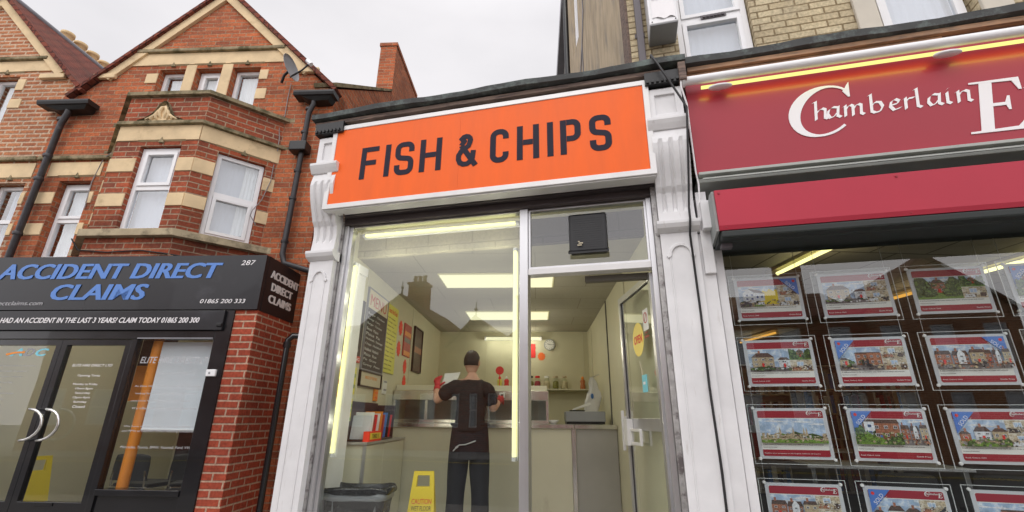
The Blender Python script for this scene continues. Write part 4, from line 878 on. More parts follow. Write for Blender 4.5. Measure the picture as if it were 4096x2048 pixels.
# ------------------------------------------------------------------ the property cards hanging in the window
PM = ['photo_sky', 'photo_grass', 'photo_bush', 'photo_brickwork', 'photo_white', 'photo_stone', 'photo_roof', 'photo_dark', 'photo_road', 'photo_room', 'red', 'orange', 'yellow', 'blue']
SKY, GRASS, BUSH, BRICKW, WHITE, STONE, ROOF, DARK, ROAD, ROOM, RED, ORG, YEL, BLU = range(14)
def picture(m, x0, x1, z0, z1, y, kind, rr):
    W_, H_ = x1-x0, z1-z0; lay = [0]
    def P(pts, mi):
        lay[0] += 1; yy = y-.0004*lay[0]
        pts = [(x0+W_*min(1, max(0, a)), z0+H_*min(1, max(0, b))) for a, b in pts]; m.flat(pts, yy+.0003, yy, mi)
    def R_(a, b, c, d, mi): P([(a, c), (b, c), (b, d), (a, d)], mi)
    def bush(cx, w_, h_, mi=BUSH, base=0):
        n = 13; P([(cx-w_, base)] + [(cx-w_+2*w_*k/n, base+h_*(.55+.45*math.sin(math.pi*k/n)+.16*rr.uniform(-1, 1))) for k in range(n+1)] + [(cx+w_, base)], mi)
    def wins(a, b, c, d, nx, nz, mi=WHITE):
        for i in range(nx):
            for j in range(nz):
                u = a+(b-a)*(i+.3)/nx; v = c+(d-c)*(j+.3)/nz; du = (b-a)/nx*.42; dv = (d-c)/nz*.42
                R_(u, u+du, v, v+dv, mi); R_(u+du*.12, u+du*.45, v+dv*.12, v+dv*.88, DARK); R_(u+du*.55, u+du*.88, v+dv*.12, v+dv*.88, DARK)
    def house(a, b, c, d, wallm, hip=.1, rh=.2, nx=3, nz=2, ch=True, door=RED):
        P([(a-.02, d), (b+.02, d), (b-hip, d+rh), (a+hip, d+rh)], ROOF)
        if ch: R_(a+hip+.05, a+hip+.1, d+rh-.03, d+rh+.11, BRICKW)
        R_(a, b, c, d, wallm); wins(a, b, c+.02, d, nx, nz); k = a+(b-a)*rr.choice((.42, .55)); R_(k, k+.05, c, c+.17, door)
    def dapple(n, za, zb, mats, s_=.03):
        for k in range(n):
            cx, cz = rr.random(), rr.uniform(za, zb); a, b = s_*rr.uniform(.3, 1), s_*rr.uniform(.3, 1.2)
            pts = [(x0+W_*min(1, max(0, cx+a*math.cos(t+rr.random()*.5))), z0+H_*min(1, max(0, cz+b*math.sin(t+rr.random()*.5)))) for t in (0, 1.2, 2.5, 3.8, 5)]
            yy = y-.0004*(lay[0]+1+k % 3*.4); m.flat(pts, yy+.0003, yy, rr.choice(mats))
        lay[0] += 3
    if kind == 'room':
        R_(0, 1, 0, 1, ROOM); P([(0, 0), (1, 0), (.8, .3), (.2, .3)], STONE); R_(.3, .62, .45, .85, WHITE); R_(.34, .45, .5, .8, SKY); R_(.48, .58, .5, .8, SKY); P([(.05, .05), (.5, .05), (.45, .35), (.1, .38)], rr.choice((WHITE, DARK, BRICKW))); R_(.7, .95, .1, .45, rr.choice((DARK, ROOF, STONE))); dapple(40, .02, .6, (DARK, WHITE, STONE, ROOM, ROOF), .06)
        return
    R_(0, 1, 0, 1, SKY)
    for k in range(3): cx, cz = rr.random(), rr.uniform(.7, .95); P([(cx-.2, cz), (cx-.08, cz+.05), (cx+.05, cz+.03), (cx+.2, cz), (cx+.02, cz-.04)], WHITE)
    if kind == 'skyline':
        bush(.5, .55, .42, BUSH); bush(.3, .5, .34, GRASS)
        for k in range(34): a = rr.random()*.95; h_ = rr.choice((.06, .1, .14)); R_(a, a+rr.uniform(.02, .06), .2, .26+h_, rr.choice((STONE, ROOM, WHITE, STONE)))
        for a in (.3, .5, .66, .7): P([(a-.02, .3), (a+.02, .3), (a+.012, .5), (a, .66), (a-.012, .5)], STONE)
        R_(0, 1, 0, .2, STONE); bush(.5, .6, .16, GRASS); dapple(80, .05, .34, (STONE, ROOF, ROOM, BUSH), .03); return
    if kind == 'garden':
        R_(0, 1, 0, .3, GRASS); bush(.1, .3, .95, BUSH, .1); bush(.92, .3, .9, BUSH, .1); house(.36, .66, .28, .72, BRICKW, .08, .16, 2, 2); bush(.3, .14, .35, BUSH, .15); bush(.7, .12, .3, BUSH, .2); dapple(50, .2, .8, (BUSH, BUSH, GRASS), .05); return
    if kind == 'white':
        R_(0, 1, 0, .2, STONE); bush(.82, .35, .7, YEL, .1); P([(.10, .2), (.4, .2), (.4, .68), (.25, .88), (.10, .68)], WHITE); P([(.4, .2), (.66, .3), (.66, .62), (.4, .68)], WHITE); P([(.25, .9), (.4, .7), (.68, .63), (.55, .8)], ROOF)
        wins(.14, .4, .3, .66, 2, 2, BLU); wins(.42, .64, .34, .6, 2, 1, BLU); bush(.08, .22, .26, DARK); bush(.5, .14, .18, GRASS); R_(.45, .62, .08, .2, WHITE); dapple(40, .02, .3, (BUSH, STONE, DARK, ROAD), .05); return
    if kind == 'semi':
        R_(0, 1, 0, .2, ROAD); house(.08, .62, .2, .64, STONE, .12, .2, 3, 2); house(.72, .98, .18, .5, WHITE, .05, .12, 1, 2, False); bush(.3, .32, .14, BUSH, .06); dapple(36, .02, .22, (BUSH, ROAD, DARK, WHITE), .05); dapple(16, .25, .6, (STONE, ROOF), .025); return
    if kind == 'box':
        R_(0, 1, 0, .24, ROAD); house(.40, .97, .22, .72, BRICKW, .01, .06, 4, 2, False, DARK); P([(.66, .22), (.97, .2), (.97, .74), (.66, .74)], BRICKW); wins(.68, .96, .24, .7, 2, 2); R_(.5, .56, .22, .46, DARK); R_(.6, .66, .22, .46, DARK); bush(.18, .16, .3, BUSH, .16); house(.0, .2, .22, .44, STONE, .05, .1, 1, 1, False); dapple(30, .02, .24, (ROAD, STONE, DARK, ROAD), .06); dapple(14, .25, .6, (BUSH, STONE), .03); return
    if kind == 'terrace':
        R_(0, 1, 0, .22, ROAD); house(.0, .34, .22, .62, BRICKW, .02, .16, 2, 2); house(.36, .68, .2, .56, BRICKW, .02, .2, 3, 2); P([(.44, .2), (.6, .2), (.6, .62), (.52, .82), (.44, .62)], WHITE); wins(.45, .59, .22, .6, 1, 2); house(.7, 1, .22, .66, STONE, .02, .14, 2, 2); dapple(40, .02, .26, (ROAD, DARK, STONE, BRICKW), .06); return
    if kind == 'shrubs':
        R_(0, 1, 0, .3, GRASS); house(.2, .98, .2, .84, BRICKW, .02, .16, 4, 2, True, BLU); R_(.22, .44, .3, .9, WHITE); wins(.24, .42, .34, .86, 1, 2, BLU); bush(.06, .24, .72, BUSH); bush(.28, .2, .42, GRASS); bush(.52, .14, .28, GRASS); bush(.84, .22, .34, BUSH); dapple(60, .02, .5, (BUSH, GRASS, BUSH, STONE), .05); return
    R_(0, 1, 0, .24, STONE); house(.04, .26, .2, .46, BRICKW, .06, .12, 1, 1); house(.34, .66, .24, .56, WHITE, .07, .2, 2, 2); house(.68, .98, .26, .56, STONE, .08, .14, 2, 1); bush(.5, .3, .16, GRASS); bush(.9, .2, .3, BUSH); bush(.2, .1, .24, BUSH); dapple(50, .02, .34, (BUSH, STONE, GRASS, ROAD), .05)
def card(ci, ri, kind, side_k, sold, label):
    x0 = .775+.563*ci; z1 = 2.333-.4645*ri; z0 = z1-.378; x1 = x0+.51; y = 3.68
    th = Thing('property_card', label, 'display card', ((x0+x1)/2, y, z0), FA, 'property cards hanging in the estate agent window'); rr = random.Random(ri*7+ci); th.e.rotation_euler.y = rad(rr.uniform(-.35, .35))
    m = MB(); m.box(x0+.003, x1-.003, y, y+.004, z0+.003, z1-.003); th.part('acrylic_panel', m, 'acrylic')
    m = MB(); m.ring(x0, x1, z0, z1, .0028, y-.001, y+.005); th.part('panel_edge', m, 'acrylic_edge')
    a, b, c, d = x0+.035, x1-.03, z0+.032, z1-.025
    m = MB(); m.box(a, b, y-.005, y-.001, c, d); th.part('sheet', m, 'sheet_grey')
    for px, pz in ((a, c), (b, c), (a, d), (b, d)): th.part('stand_off', MB().lathe((px, y-.012, pz), [(.008, 0), (.0105, .003), (.0105, .012)], 12, axis='y'), 'white_upvc')
    a += .022; b -= .022; c += .018; d -= .018; f = y-.005
    m = MB(); m.box(a, b, f-.0012, f-.0002, c, d); th.part('paper', m, 'paper')
    H_ = d-c; m = MB(); m.flat(rbox((a+b)/2, d-H_*.08, (b-a)/2, H_*.08, .010, 0, 2, 4)+[(a, d-H_*.16), (b, d-H_*.16)], f-.0013, f-.002); th.part('header', m, 'header_maroon')
    m = MB(); m.flat([(b, c+H_*.14), (a, c+H_*.14)]+rbox((a+b)/2, c+H_*.07, (b-a)/2, H_*.07, .010, 2, 4, 4), f-.0013, f-.002); th.part('footer', m, 'header_maroon')
    m = MB(); chamb(m, a+(b-a)*.76, d-H_*.095, .062, f-.0022); text(m, 'Explore your property to the largest audience of buyers' if kind == 'skyline' else 'Road, Oxford, OX4', a+.010, (b-.06 if kind == 'skyline' else a+.115), c+.013, c+.021, f-.0022, .0006)
    if kind != 'skyline': text(m, 'Guide Price', b-.085, b-.010, c+.013, c+.021, f-.0022, .0006)
    th.part('lettering', m, 'letter_white')
    m = MB(); pz0, pz1 = c+H_*.29, d-H_*.175
    if kind == 'skyline': picture(m, a+.002, b-.002, pz0, pz1, f-.0015, kind, rr)
    else:
        xs = a+(b-a)*.655; picture(m, a+.001, xs, pz0, pz1, f-.0015, kind, rr); zm = (pz0+pz1)/2
        if side_k == 1: picture(m, xs+.001, b-.001, pz0, pz1, f-.0015, 'terrace', rr)
        else: picture(m, xs+.001, b-.001, zm+.001, pz1, f-.0015, 'garden' if side_k == 2 else 'room', rr); picture(m, xs+.001, b-.001, pz0, zm-.001, f-.0015, 'room', rr)
    th.part('photograph', m, PM)
    m = MB(); text(m, 'A well presented family home within easy reach of local shops and schools', a+.006, b-.03, c+H_*.235, c+H_*.265, f-.0015, .0005); text(m, 'Viewing recommended', a+.006, a+.09, c+H_*.175, c+H_*.20, f-.0015, .0005); th.part('small_print', m, 'sign_navy')
    if sold:
        s = 1 if sold == 'L' else -1; X = a if s == 1 else b
        m = MB(); m.flat([(X, d), (X+s*.118, d), (X, d-.128)], f-.0085, f-.009); fl = th.part('sold_flash', m, 'blue_flash')
        T = Matrix.Translation((X+s*.048, 0, d-.052)) @ Matrix.Rotation(rad(-47*s), 4, 'Y'); m = MB(T); text(m, 'SOLD', -.036, .036, -.012, .010, f-.0092, .0006); text(m, 'subject to contract', -.045, .045, -.026, -.020, f-.0092, .0006); m2 = MB(); m2.lathe((X+s*.022, f-.0105, d-.022), [(.010, 0), (.010, .001)], 8, axis='y'); th.part('flash_lettering', m, 'letter_white'); th.part('flash_emblem', m2, 'red')
cards = [(0,0,'white',0,'R','property card picturing a white house beside a yellow tree, leftmost of the top row'), (1,0,'semi',0,None,'property card picturing pale semi-detached houses behind dark bushes, second in the top row'), (2,0,'garden',2,None,'property card picturing a red house on a lawn between dark trees, top row'), (3,0,'shrubs',0,'L','property card at the right edge of the top row with a blue SOLD corner'),
 (0,1,'semi',2,None,'property card picturing a stone semi-detached house with a red door, leftmost of the second row'), (1,1,'box',0,'L','property card picturing a square brick house under blue sky with a SOLD corner, second row'), (2,1,'terrace',1,'R','property card picturing a brick terrace with a SOLD corner at its right, second row'), (3,1,'garden',0,None,'property card at the right edge of the second row'),
 (0,2,'skyline',0,None,'property card picturing a wide city skyline, leftmost of the third row'), (1,2,'shrubs',1,'L','property card picturing a brick cottage among green shrubs with a SOLD corner, third row'), (2,2,'suburb',0,'L','property card picturing gabled suburban houses with a SOLD corner, third row'), (3,2,'semi',0,None,'property card at the right edge of the third row'),
 (0,3,'terrace',0,None,'property card picturing houses and a pink-walled room, leftmost of the lowest row'), (1,3,'suburb',0,'L','property card with a blue SOLD corner in the lowest row, second from the left'), (2,3,'box',0,None,'property card in the lowest row, third from the left')]
for c_ in cards: card(*c_)
for ci in range(4):
    for dx, nm in ((.04, 'left'), (.475, 'right')):
        x = .775+.563*ci+dx; m = MB(); m.tube([(x, 3.6845, .36), (x, 3.6845, 2.9)], .0016, 5)
        solo('display_wire', m, 'alu', 'thin steel wire holding the %s edge of the %s column of property cards' % (nm, ('first', 'second', 'third', 'fourth')[ci]), 'wire', (x, 3.68, .36), FA, 'wires the property cards hang on')

# ================================================================== YELLOW BRICK BUILDING BEHIND
yb = Thing('brick_house', 'pale yellow brick building with white framed windows rising above the shops on the right', 'building', (2.5, 5, 0))
YW = 3.95
holes = [(.71, 1.40, 4.35, 6.1), (2.43, 3.18, 4.35, 6.1)]
m = MB(); m.wall(.25, 6.5, 3.5, 9.6, YW, holes, .30, 0, 0, 1); yb.part('front_wall', m, ['brick_yellow', 'plaster_dark'])
def upvc(th, T, s0, s1, z0, z1, zt, y, curtain='curtain', sash='low', name='window', bars=.05, frame_m='white_upvc', gl='upvc_glass', gap=0.0, pleat=.018, cz0=None):
    """a plastic window: outer frame, transom, opening sash; panes and curtain are its sub-parts"""
    m = MB(T); m.ring(s0, s1, z0, z1, bars, y, y+.06)
    if zt: m.box(s0+bars, s1-bars, y+.004, y+.058, zt-.028, zt+.028)
    fr = th.part(name, m, frame_m, bevel=.003)
    lo, hi = (z0+bars, zt-.028) if zt else (z0+bars, z1-bars)
    if sash in ('low', 'both'):
        m = MB(T); m.ring(s0+bars+.002, s1-bars-.002, lo+.002, hi-.002, .042, y-.012, y+.045); th.sub(fr, 'sash', m, frame_m, bevel=.003); a = .042
    else: a = 0
    m = MB(T); m.box(s0+bars+a, s1-bars-a, y+.025, y+.031, lo+a, hi-a); th.sub(fr, 'pane', m, gl)
    if zt:
        b = 0
        if sash in ('high', 'both'):
            m = MB(T); m.ring(s0+bars+.002, s1-bars-.002, zt+.03, z1-bars-.002, .042, y-.012, y+.045); th.sub(fr, 'sash', m, frame_m, bevel=.003); b = .042
        m = MB(T); m.box(s0+bars+b, s1-bars-b, y+.025, y+.031, zt+.028+b, z1-bars-b); th.sub(fr, 'pane', m, gl)
    if curtain:
        m = MB(T); n = 40; P0 = s0+.01+gap*(s1-s0); P1 = s1-.01; cz = z0+.01 if cz0 is None else cz0
        V = []
        for i in range(n+1):
            x = P0+(P1-P0)*i/n; yy = y+.11+pleat*math.sin(i*1.3+s0*9)+pleat*.5*math.sin(i*2.9); V += [(x, yy, cz), (x, yy+.004*math.sin(i), z1-.01)]
        nn = len(V); V += [(p[0], p[1]+.004, p[2]) for p in V]
        F = [(2*i, 2*i+2, 2*i+3, 2*i+1) for i in range(n)]; F += [tuple(nn+q for q in f[::-1]) for f in F]
        m.add(V, F, 0, True); th.sub(fr, 'curtain', m, curtain)
    return fr
upvc(yb, None, .72, 1.39, 4.36, 6.09, 5.165, YW+.06, 'net_grey', 'both', bars=.055, pleat=.004); upvc(yb, None, 2.50, 3.14, 4.36, 6.09, None, YW+.08, 'net_grey', None, bars=.07, pleat=.006)
yb.parts('window_surround', ((2.25, 2.429, YW-.03, YW+.08, 4.1, 6.3), (3.181, 3.40, YW-.03, YW+.08, 4.1, 6.3)), 'stone_pale', .01)
m = MB()
for k in range(6): m.box(.98+k*.035, 1.005+k*.035, YW+.025, YW+.038, 5.15, 5.175)
m.box(.96, 1.2, YW+.0385, YW+.0475, 5.14, 5.185); yb.part('trickle_vent', m, 'grey_pipe')
yb.part('downpipe', MB().box(.315, .383, YW-.09, YW-.012, 4.1, 9.6), 'grey_pipe', bevel=.008); yb.part('downpipe_bracket', MB().box(.30, .398, YW-.011, YW-.002, 5.0, 5.05), 'grey_pipe')
FT = side((-.66, 6.9), -72.85)
m = MB(FT); m.wall(0, 3.085, 3.5, 9.6, 0, [(.33, .80, 7.30, 9.1)], .14, 0, 0, 1); yb.part('flank_wall', m, ['render_rough', 'plaster_dark'])
yb.part('corner_board', MB(FT).box(2.93, 3.085, -.025, -.002, 3.5, 9.6), 'old_wood'); yb.part('flank_pipe', MB(FT).tube([(-.06, -.03, 3.5), (-.06, -.03, 9.6)], .055, 10), 'black_plastic')
upvc(yb, FT, .34, .79, 7.31, 9.09, None, .05, 'net_grey', None, bars=.05, pleat=.004)
m = MB(FT); m.tube([(1.25, -.012, 9.6), (1.22, -.012, 7.4), (1.05, -.012, 6.9), (1.02, -.012, 5.2)], .010, 5); m.tube([(1.05, -.012, 6.9), (.80, -.012, 6.4), (.78, -.012, 5.4)], .010, 5); yb.part('loose_cable', m, 'lead')
yb.part('core', MB(FB).prism([(1.35, 4.3, 3.5), (6.3, 3.35, 3.5), (6.3, 12.5, 3.5), (.75, 12.5, 3.5), (.75, 7.2, 3.5), (1.1, 7.0, 3.5)], (0, 0, 5.9)), 'plaster_dark'); yb.part('roof', MB(FB).box(.6, 6.6, 4.3, 12.6, 9.6, 9.9), 'lead')
ub = Thing('alarm_box', 'white wall unit with a torn cover sheet fixed beside the first floor window', 'wall unit', (.55, 3.8, 4.86))
ub.part('casing', MB().box(.425, .69, 3.665, YW-.002, 4.87, 5.7), 'white_upvc', bevel=.01); ub.part('base_plate', MB().box(.432, .683, 3.672, YW-.004, 4.862, 4.869), 'plastic_grey')
m = MB(); V = []
for j in range(9):
    for i in range(9): V.append((.455+.21*i/8+.004*math.sin(j*2), 3.655+.006*math.sin(i*1.7+j*.9), 4.935+.7*j/8-.02*(i/8)*(1 if j == 0 else 0)+(.012*math.sin(i*1.2) if j == 0 else 0)))
nn = len(V); V += [(p[0], p[1]+.003, p[2]) for p in V]; F = [(j*9+i, j*9+i+1, (j+1)*9+i+1, (j+1)*9+i) for j in range(8) for i in range(8)]; m.add(V, F+[tuple(nn+q for q in f[::-1]) for f in F], 0, True)
ub.part('cover_sheet', m, 'letter_white'); m = MB(); text(m, 'SE', .463, .525, 5.155, 5.205, 3.646, .002); text(m, 'OW', .575, .665, 5.155, 5.205, 3.646, .002); ub.part('lettering', m, 'sign_navy')
for x in (.45, .665): ub.part('screw', MB().lathe((x, 3.659, 4.895), [(.006, 0), (.006, .006)], 8, axis='y'), 'grey_pipe')
# cables down the right pilaster
m = MB(); m.tube([(.37, 3.6, 4.25), (.36, 3.26, 4.16), (.40, 3.215, 4.02), (.46, 3.21, 3.86), (.545, 3.225, 3.66), (.575, 3.23, 3.58), (.565, 3.24, 3.45), (.54, 3.33, 3.05), (.525, 3.41, 2.82), (.515, 3.36, 2.70), (.51, 3.425, 2.60), (.515, 3.43, 2.0), (.51, 3.43, 1.5), (.52, 3.43, 1.0), (.515, 3.43, .4), (.53, 3.42, .01)], .0085, 6)
solo('cable', m, 'cable_black', 'black cable clipped down the face of the white pilaster between the two shops', 'cable', (.5, 3.4, 0))
m = MB(); m.tube([(.60, 3.29, 3.87), (.565, 3.26, 3.87), (.56, 3.26, 3.80), (.592, 3.30, 3.66), (.598, 3.35, 3.45), (.603, 3.385, 3.1), (.612, 3.39, 3.0), (.60, 3.43, 2.7)], .007, 6)
solo('cable', m, 'letter_white', 'thin pale cable hanging from the end of the fascia strip light', 'cable', (.6, 3.3, 2.7))
# ================================================================== RED BRICK HOUSE (left of the chip shop), square to frame FB
V0 = 5.35
hb = Thing('brick_house', 'dark red Victorian brick house with a tall gable, cream stone bands and a canted bay', 'house', (-4.8, 6.5, 0), FB)
W1 = (-6.53, -6.05, 3.2, 4.33); up = [(-5.59, -5.19), (-5.02, -4.63), (-4.46, -4.03)]
m = MB(); m.wall(-6.95, -2.84, 2.9, 5.76, V0, [W1]+[(a, b, 5.28, 5.76, 't') for a, b in up], .30, 0, 0, 1, nocap='t'); m.box(-6.95, -6.5, V0, V0+.32, 0, 2.9); m.box(-3.04, -2.84, V0, V0+.32, 0, 2.9)
m.wall(-6.26, -3.39, 5.76, 6.19, V0, [(a, b, 5.76, 6.185, 'b') for a, b in up], .30, 0, 0, 1, nocap='b')
m.prism([(-6.70, V0, 5.76), (-6.26, V0, 5.76), (-6.26, V0, 6.20)], (0, .3, 0)); m.prism([(-3.39, V0, 5.76), (-2.95, V0, 5.76), (-3.39, V0, 6.20)], (0, .3, 0))
m.prism([(-6.26, V0, 6.19), (-3.39, V0, 6.19), (-3.39, V0, 6.20), (-4.83, V0, 7.64), (-6.26, V0, 6.20)], (0, .3, 0))
hb.part('front_wall', m, ['brick_red', 'plaster_dark'])
m = MB(); m.prism([(-2.84, V0+.02, 0), (-2.84, 9.14, 0), (-2.84, 9.14, 7.9), (-2.84, 7.5, 7.42), (-2.84, V0+.02, 5.76)], (-.3, 0, 0)); hb.part('flank_wall', m, 'brick_red')
m = MB(); m.prism([(-2.82, V0-.02, 5.77), (-2.82, 7.5, 7.44), (-2.82, 7.5, 7.49), (-2.82, V0-.05, 5.82)], (-.34, 0, 0)); hb.part('flank_coping', m, 'stone_mossy')
ch = MB(); ch.box(-3.17, -2.835, 7.5, 9.14, 6.8, 8.58); ch.box(-3.19, -2.815, 7.48, 9.16, 8.58, 8.66); hb.part('chimney', ch, 'brick_red')
hb.part('core', MB().box(-6.6, -3.2, 5.75, 9.0, 2.85, 5.75), 'plaster_dark')
# gable trim
def slab(pts, dv, v): return MB().prism([(p[0], v, p[1]) for p in pts], (0, dv, 0))
def verge(th, ax, az, fl, fr, v, stonem='stone', eL=None, eR=None):
    for s, f, e_ in ((-1, fl, eL), (1, fr, eR)):
        dx, dz = f[0]-ax, f[1]-az; L = math.hypot(dx, dz); ux, uz = dx/L, dz/L; nx, nz = (uz, -ux) if s > 0 else (-uz, ux)
        def q(t, o): return (ax+ux*t+nx*o, az+uz*t+nz*o)
        # inner (o<0) is down into the wall
        if nz > 0: o1 = 1
        else: o1 = -1
        def q(t, o): return (ax+ux*t+nx*o*o1, az+uz*t+nz*o*o1)
        k = .095/abs(uz)*abs(ux)
        th.part('verge_stone', slab([(ax, q(0, 0)[1]), q(L, 0), q(L-.02, -.125), (ax, az-.125/abs(ux))], .10, v-.045), stonem, bevel=.004)
        Le = L+(.58 if s > 0 and e_ is None else .56)
        m = MB(); n = int(Le/.16)
        for i in range(n):
            t0, t1 = Le*i/n, Le*(i+1)/n; m.prism([(lambda p: (p[0], v-.09, p[1]))(p) for p in (q(t0, .004), q(t1, .004), q(t1, .052+.003), q(t0, .052))], (0, .2, 0))
        th.part('verge_tiles', m, 'tile_roof')
verge(hb, -4.83, 7.66, (-6.42, 6.07), (-3.24, 6.07), V0)
def roofslab(th, ax, az, ex, ez, v0, v1, name='roof_slope'):
    dx, dz = ex-ax, ez-az; L = math.hypot(dx, dz); s = 1 if dx > 0 else -1; nx, nz = -dz/L*s, dx/L*s
    m = MB(); m.prism([(ax, v0, az), (ex, v0, ez), (ex+nx*.06, v0, ez+nz*.06), (ax, v0, az+.06*L/abs(dx))], (0, v1-v0, 0)); th.part(name, m, 'tile_roof')
roofslab(hb, -4.83, 7.67, -2.90, 5.74, V0-.08, 9.6); roofslab(hb, -4.83, 7.67, -6.80, 5.70, V0-.08, 9.6)
m = MB(); m.prism([(-3.3, V0+.32, 6.03), (-3.3, 7.4, 7.34), (-3.3, 7.4, 7.40), (-3.3, V0+.32, 6.09)], (.44, 0, 0)); hb.part('main_roof', m, 'tile_roof')
for a, b in ((-6.56, -6.22), (-3.44, -3.12)): hb.part('kneeler', MB().box(a, b, V0-.06, V0-.005, 6.02, 6.10) if a < -5 else MB().box(a, b, V0-.06, V0-.005, 6.02, 6.10), 'stone', bevel=.012)
hb.part('gable_string', MB().box(-6.00, -3.70, V0-.06, V0-.004, 6.475, 6.535), 'stone_mossy', bevel=.012)
hb.part('stone_band', MB().flat([(-6.19, 6.26), (-3.47, 6.26), (-3.68, 6.474), (-5.98, 6.474)], V0-.002, V0-.014), 'stone', bevel=.002)
def drip(th, a, b, zt, v, T=None, name='lintel', top=None, mt='stone'):
    """stone head whose underside is scooped out over the window, with a small notch in the middle"""
    c = (a+b)/2; h_ = .075
    m = MB(T); m.add([(a-.045, v-.018, zt+h_+.004), (b+.045, v-.018, zt+h_+.004), (b, v+.07, zt), (a, v+.07, zt), (a-.045, v+.001, zt+h_+.006), (b+.045, v+.001, zt+h_+.006), (b, v+.09, zt+.004), (a, v+.09, zt+.004)], [(0, 3, 2, 1), (4, 5, 6, 7), (0, 1, 5, 4), (2, 3, 7, 6), (1, 2, 6, 5), (3, 0, 4, 7)])
    th.part('window_head', m, 'stone_shade')
    m = MB(T); m.prism([(c-.035, v-.022, zt+h_-.035), (c+.035, v-.022, zt+h_-.035), (c, v-.022, zt+h_+.04)], (0, .05, 0)); th.part('head_notch', m, 'stone_mossy')
for a, b in up: drip(hb, a, b, 6.185, V0-.002)
for a, b in ((-5.19, -5.02), (-4.63, -4.46)): hb.part('mullion', MB().box(a+.004, b-.004, V0-.010, V0+.12, 5.28, 6.255), 'stone', bevel=.012)
def quoins(th, lst, v, T=None, d=.012, mt='stone'):
    for a, b, c, e in lst: th.part('quoin', MB(T).box(a, b, v-d, v+.10, c, e), mt, bevel=.005)
quoins(hb, ((-5.77, -5.592, 5.94, 6.11), (-5.70, -5.592, 5.62, 5.76), (-4.028, -3.90, 5.955, 6.125), (-4.028, -3.87, 5.61, 5.79)), V0)
quoins(hb, ((-6.80, -6.532, 3.985, 4.155), (-6.84, -6.532, 3.53, 3.695), (-6.048, -5.975, 3.985, 4.155), (-6.048, -5.965, 3.53, 3.695)), V0)
hb.part('stone_band', MB().box(-6.74, -5.97, V0-.012, V0-.002, 4.40, 4.615), 'stone', bevel=.003); drip(hb, W1[0], W1[1], 4.33, V0-.002)
hb.part('string_course', MB().box(-6.93, -5.86, V0-.055, V0-.004, 4.645, 4.705), 'stone_mossy', bevel=.012)
upvc(hb, None, W1[0]+.005, W1[1]-.005, 3.21, 4.32, 3.77, V0+.10, 'curtain', 'high', gap=.12)
for k, (a, b) in enumerate(up): upvc(hb, None, a+.005, b-.005, 5.29, 6.18, None, V0+.10, 'curtain', 'low' if k == 1 else None, gap=.0 if k == 1 else .10, bars=.05)
# --- the canted bay
BC, BW, BZ = (-4.16, 4.75), 1.04, 42.15
TR = side(BC, BZ); TL = side((-5.23-1.04*math.cos(rad(BZ)), 4.75+1.04*math.sin(rad(BZ))), -BZ)
bay = [(None, -5.23, -4.16, (-4.90, -4.37)), (TR, 0, BW, (.225, .77)), (TL, 0, BW, (.27, .815))]
for T, a, b, (c, e) in bay:
    m = MB(T); v = 4.75 if T is None else 0
    m.wall(a, b, 2.95, 5.19, v, [(c, e, 3.32, 4.46)], .28, 0, 0, 1, thick=.3); hb.part('bay_wall', m, ['brick_bay', 'plaster_dark'])
    hb.part('stone_band', MB(T).box(a+.001, b-.001, v-.014, v-.002, 4.535, 4.75), 'stone', bevel=.003); drip(hb, c, e, 4.46, v-.002, T)
    quoins(hb, ((a, c-.002, 4.10, 4.285), (e+.002, b, 4.10, 4.285), (a, c-.002, 3.635, 3.80), (e+.002, b, 3.635, 3.80)), v, T)
    upvc(hb, T, c+.004, e-.004, 3.325, 4.45, 3.90, v+.05, None if T is TL else 'net_grey', 'low' if T is TR else ('high' if T is None else None), pleat=.0015)
    if T is TR:
        m = MB(T); V = []
        for i in range(13): V += [(.55+.014*i, .135+.012*math.sin(i*1.9), 3.33), (.57+.012*i, .135+.012*math.sin(i*1.9), 4.43)]
        nn = len(V); V += [(p[0], p[1]+.004, p[2]) for p in V]; F = [(2*i, 2*i+2, 2*i+3, 2*i+1) for i in range(12)]; m.add(V, F+[tuple(nn+q for q in f[::-1]) for f in F], 0, True); hb.part('curtain', m, 'curtain')
def bayslab(name, p, z0, z1, mt, bevel=.008):
    k = math.tan(rad(BZ/2)); sx, sy = math.sin(rad(BZ)), math.cos(rad(BZ))
    R1 = (-4.16+p*k, 4.75-p); R2 = (-4.16+BW*math.cos(rad(BZ))+p*sx, 4.75+BW*math.sin(rad(BZ))-p*sy); L1 = (-5.23-p*k, 4.75-p); L2 = (-5.23-BW*math.cos(rad(BZ))-p*sx, R2[1])
    m = MB(); m.prism([(L1[0], L1[1], z0), (R1[0], R1[1], z0), (R2[0], R2[1], z0), (R2[0], V0-.002, z0), (L2[0], V0-.002, z0), (L2[0], L2[1], z0)], (0, 0, z1-z0)); hb.part(name, m, mt, bevel=bevel)
bayslab('bay_coping', .055, 5.192, 5.245, 'stone_mossy', .012); bayslab('bay_string', .06, 4.752, 4.795, 'stone_mossy', .012); bayslab('bay_sill', .075, 3.235, 3.318, 'stone_sill', .012)
